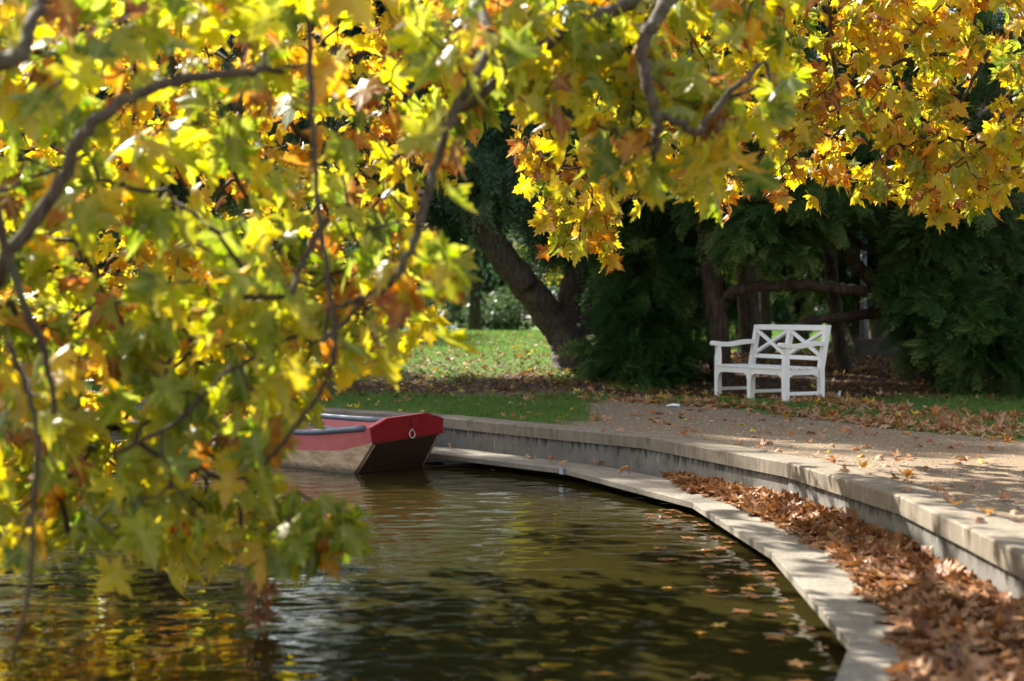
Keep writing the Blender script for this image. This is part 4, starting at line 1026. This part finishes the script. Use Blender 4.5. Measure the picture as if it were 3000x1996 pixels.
# litter on path, grass and bank
def scatter_litter(name, label, dens, box, n, mat, sc, spread, temps, lift=.012, tm=.35, ts=.28):
    K = 24*n; x = RNG.uniform(box[0], box[1], K); y = RNG.uniform(box[2], box[3], K)
    ok = (~inpoly(x, y, POND)) & (polydist(x, y, WL) > .02) & (RNG.random(K) < dens(x, y)); x, y = x[ok][:n], y[ok][:n]
    dw = polydist(x, y, WL); z = np.where(dw < .33, ZP+.004, gz(x, y))+lift+RNG.random(len(x))*.02; n = len(x)
    o = leaves_mesh(name, temps, np.stack([x, y, z], 1), flat_frames(n, spread), sc*RNG.uniform(.65, 1.2, n), np.clip(RNG.normal(tm, ts, n), 0, 1), mat)
    return tag(o, label, "fallen leaves", kind="stuff")
def d_path(x, y):
    bx = np.interp(x, [1.2, 1.9, 3.2, 3.7, 4.2, 4.9, 6, 10], [19.4, 18.5, 17.3, 16.9, 15.2, 14.1, 13, 11.3])
    e = y-bx+ (fbm(x*1.3, y*1.3, 3)-.5)*1.5
    cl = np.clip((fbm(x*2.2+8, y*2.2, 3)-.40)*4.5, 0, 1)
    v = .012 + np.where(x < 3.7, np.exp(-(e+.05)**2/.07)*(.25+cl*.8), np.exp(-(e-.15)**2/.20)*(.45+cl)) + (e > 0)*(e < 4)*(.12+cl)*.9*sstep(3.1, 4.3, x)
    return v*(x > .9)*(y < 21)
scatter_litter("path_litter", "tan and rust fallen plane leaves along the grassy edge of the gravel path", d_path, (.9, 8.5, 6.5, 20), 6500, M['litter'], .090, .28, DEADL, .018)
def d_bank(x, y):
    n = fbm(x*1.4+3, y*1.4+9, 3)
    a = sstep(18.7, 19.6, y)*(1-.75*sstep(21.4, 23.4, y))*(x < 2.2) + sstep(18.4, 19.2, y)*(x >= 2.2)*(y < 27)
    return np.clip(a*(.25+n*.75), .012, 1)
scatter_litter("bank_litter", "small brown and yellow leaves strewn over the shaded bank and soil under the yews", d_bank, (-6, 9, 16.3, 27.5), 7500, M['soil_leaf_dimmed'], .075, .35, LITL, .008, .40, .30)
scatter_litter("lawn_litter", "scattered yellow leaves on the lawn and the strip of grass by the wall", lambda x, y: .3+0*x, (-7, 3, 16, 40), 750, M['litter'], .09, .4, LITL, .02, .55, .35)

n = 30000; x = RNG.uniform(.3, 8, n); y = RNG.uniform(6, 20, n)
ok = (~inpoly(x, y, POND)) & (polydist(x, y, WL) > .30) & (grass_mask(x, y) < .4) & (soil_mask(x, y) < .5) & (np.abs(x) < .4*y+.5); x, y = x[ok], y[ok]; n = len(x)
oc = np.array([(1, 0, 0), (0, 1, 0), (-1, 0, 0), (0, -1, 0), (0, 0, .8)]); r = RNG.uniform(.003, .008, n)*RNG.choice([1, 1, 1.7], n)
V = (oc[None]*r[:, None, None]*RNG.uniform(.6, 1.4, (n, 5, 1)) + np.stack([x, y, gz(x, y)], 1)[:, None]).reshape(-1, 3)
Fs = (np.array([(0, 1, 4), (1, 2, 4), (2, 3, 4), (3, 0, 4)])[None]+(np.arange(n)*5)[:, None, None]).reshape(-1, 3)
mg, tg, og = newmat("gravel_stones"); cg = ramp(tg, attr(tg, "tint"), [(0, (.08, .055, .034)), (.5, (.24, .175, .11)), (1, (.48, .39, .28))]); princ(tg, og, cg, .9, .2)
tag(np_mesh("gravel", V, Fs, mg, None, False, {"tint": np.repeat(RNG.random(n), 5)}), "loose gravel grit on the path", "gravel", kind="stuff")

# leaves afloat: mostly near the ledge
px = []; 
while len(px) < 100:
    k = random.randrange(len(LDd)); p = Vector(LDd[k]); a = INd[k]; o = (p-a).normalized()
    r = random.expovariate(1/.36); q = p+o*r
    if q.y < 12.2 and r < float(np.interp(q.y, [6, 8, 10, 12], [1.9, 1.3, .7, .35])): px.append((q.x, q.y, .010+.004*random.random()))
pos = np.array(px); n = len(pos)
fl_ = leaves_mesh("floating_leaves", FLATL, pos, flat_frames(n, .05), RNG.uniform(.06, .115, n), np.clip(RNG.normal(.5, .28, n), 0, 1), M['wet'])
tag(fl_, "soggy orange and brown leaves afloat in the water along the ledge", "floating leaves", kind="stuff")

def single_leaf(px, py, z, size, tint, label, mat='litter', t=0, nrm=None, yaw=None, temps=DEADL, group=None):
    q = GP(px, py, z); i = t % len(temps); a = random.random()*6.28 if yaw is None else yaw
    R = frames(np.array([[math.cos(a), math.sin(a), .05]]), np.array([nrm or (random.gauss(0, .3), random.gauss(0, .3), 1.0)]))
    o = leaves_mesh("fallen_leaf", [temps[i]], np.zeros((1, 3)), R, np.array([size*.6]), np.array([tint]), M[mat])
    lo = min(v.co.z for v in o.data.vertices)
    o.location = (q.x, q.y, z-lo+.001); return tag(o, label, "fallen leaf", group)
SL = [(1317, 1318, ZL, .12, .1, "small tan leaf standing on the ledge close to the boat's bow"), (1362, 1311, ZL, .15, .5, "rust leaf curled at the foot of the wall nearest the boat"),
      (1502, 1329, ZL, .15, .55, "dark curled leaf on the ledge against the middle of the bare wall"), (1560, 1345, ZL, .17, .2, "flat tan leaf on the ledge left of the metal bracket"),
      (1608, 1359, ZL, .13, .62, "orange-brown leaf near the ledge edge just left of the bracket"), (1680, 1352, ZL, .19, .05, "upright pale leaf with two raised lobes behind the bracket"),
      (1660, 1366, ZL, .14, .3, "flat rust leaf on the ledge directly behind the bracket"), (1740, 1365, ZL, .17, .15, "tan leaf lying right of the two-lobed upright leaf"),
      (1768, 1364, ZL, .14, .55, "dark upturned leaf on the ledge right of the tan one"), (1862, 1370, ZL, .17, .05, "arched pale leaf leaning on the foot of the wall"),
      (1842, 1399, ZL, .17, .25, "single crumpled brown leaf on the open ledge before the drift"), (1445, 1378, .005, .13, .0, "pale leaf floating by the dark gap under the ledge"),
      (2735, 1452, ZP+.004, .15, .45, "rust leaf curled on the sunlit coping by the path"), (2790, 1470, ZP+.004, .17, .1, "pale curled leaf next to the rust one on the coping"),
      (2402, 1288, ZP, .16, .35, "lone orange-brown leaf in the middle of the gravel path"), (2238, 1314, ZP+.004, .15, .3, "brown leaf resting on the coping edge below the bench")]
for k, (a, b_, z, s_, ti, lab) in enumerate(SL):
    up = None
    if "standing" in lab or "upright" in lab: up = (.5, -.85, .35)
    single_leaf(a, b_, z, s_, ti, lab, t=k, nrm=up)

# scraps on the grass
q = GP(2448, 1176, .52); m = MB(); m.prism([(-.07, 0, 0), (.05, -.03, 0), (.09, .01, .02), (.10, .03, .13), (.06, .02, .12), (.03, .03, .05), (-.02, .02, .06)], (.01, .03, .01))
o = m.build("plastic_scrap", M['plastic'], bevel=.006); o.scale = (.75, .75, .75); o.location = (q.x, q.y, gz1(q.x, q.y)+.01); tag(o, "crumpled clear plastic scrap in the grass at the bench's rear foot", "litter")
q = GP(1972, 1193, .52); m = MB(); m.prism([(-.12, 0, 0), (-.02, -.03, .01), (.10, -.01, 0), (.13, .04, .02), (.02, .05, .045), (-.06, .04, .02)], (0, .03, .015))
o = m.build("paper_scrap", M['paper'], bevel=.006); o.scale = (.75, .75, .6); o.location = (q.x, q.y, gz1(q.x, q.y)+.01); tag(o, "crumpled white paper on the bare earth left of the bench", "litter")

# ------------------------------------------------------------------ grass
def grass_mesh(name, label, box, n, hmin, hmax, w, power=1.0):
    x = RNG.uniform(box[0], box[1], n*3); y = RNG.uniform(box[2], box[3], n*3)
    gmk = grass_mask(x, y)*np.clip(.35+1.3*fbm(x*1.8+2, y*1.8+5, 3), .2, 1)
    ok = (~inpoly(x, y, POND)) & (polydist(x, y, WL) > .30) & (RNG.random(n*3) < gmk**power) & (np.abs(x) < .42*y+1)
    x, y = x[ok][:n], y[ok][:n]; n = len(x); z = gz(x, y)-.005
    a = RNG.random(n)*6.283; hh = RNG.uniform(hmin, hmax, n)*(.6+.8*fbm(x*2.5, y*2.5, 2)); ww = w*RNG.uniform(.6, 1.3, n)*(y/18)
    dx, dy = np.cos(a)*ww, np.sin(a)*ww; lx, ly = RNG.normal(0, .45, n)*hh, RNG.normal(0, .45, n)*hh
    V = np.stack([np.stack([x-dx, y-dy, z], 1), np.stack([x+dx, y+dy, z], 1), np.stack([x+lx*.4+dx*.6, y+ly*.4+dy*.6, z+hh*.6], 1), np.stack([x+lx, y+ly, z+hh], 1)], 1).reshape(-1, 3)
    b = np.arange(n)*4; Fs = np.concatenate([np.stack([b, b+1, b+2], 1), np.stack([b, b+2, b+3], 1)])
    t = np.clip(RNG.normal(.45, .22, n), 0, 1)
    o = np_mesh(name, V, Fs, M['grass'], None, False, {"tint": np.repeat(t, 4), "rim": np.zeros(4*n), "vein": np.zeros(4*n)})
    return tag(o, label, "grass", kind="stuff")
grass_mesh("verge_grass", "short green grass in the strip by the wall and round the bench", (-7, 9, 12, 20.5), 52000, .03, .075, .0032)
grass_mesh("lawn_grass", "sunlit green lawn rising behind the leaning tree", (-14, 12, 20, 46), 90000, .035, .08, .0042)
print("built", len(bpy.data.objects))
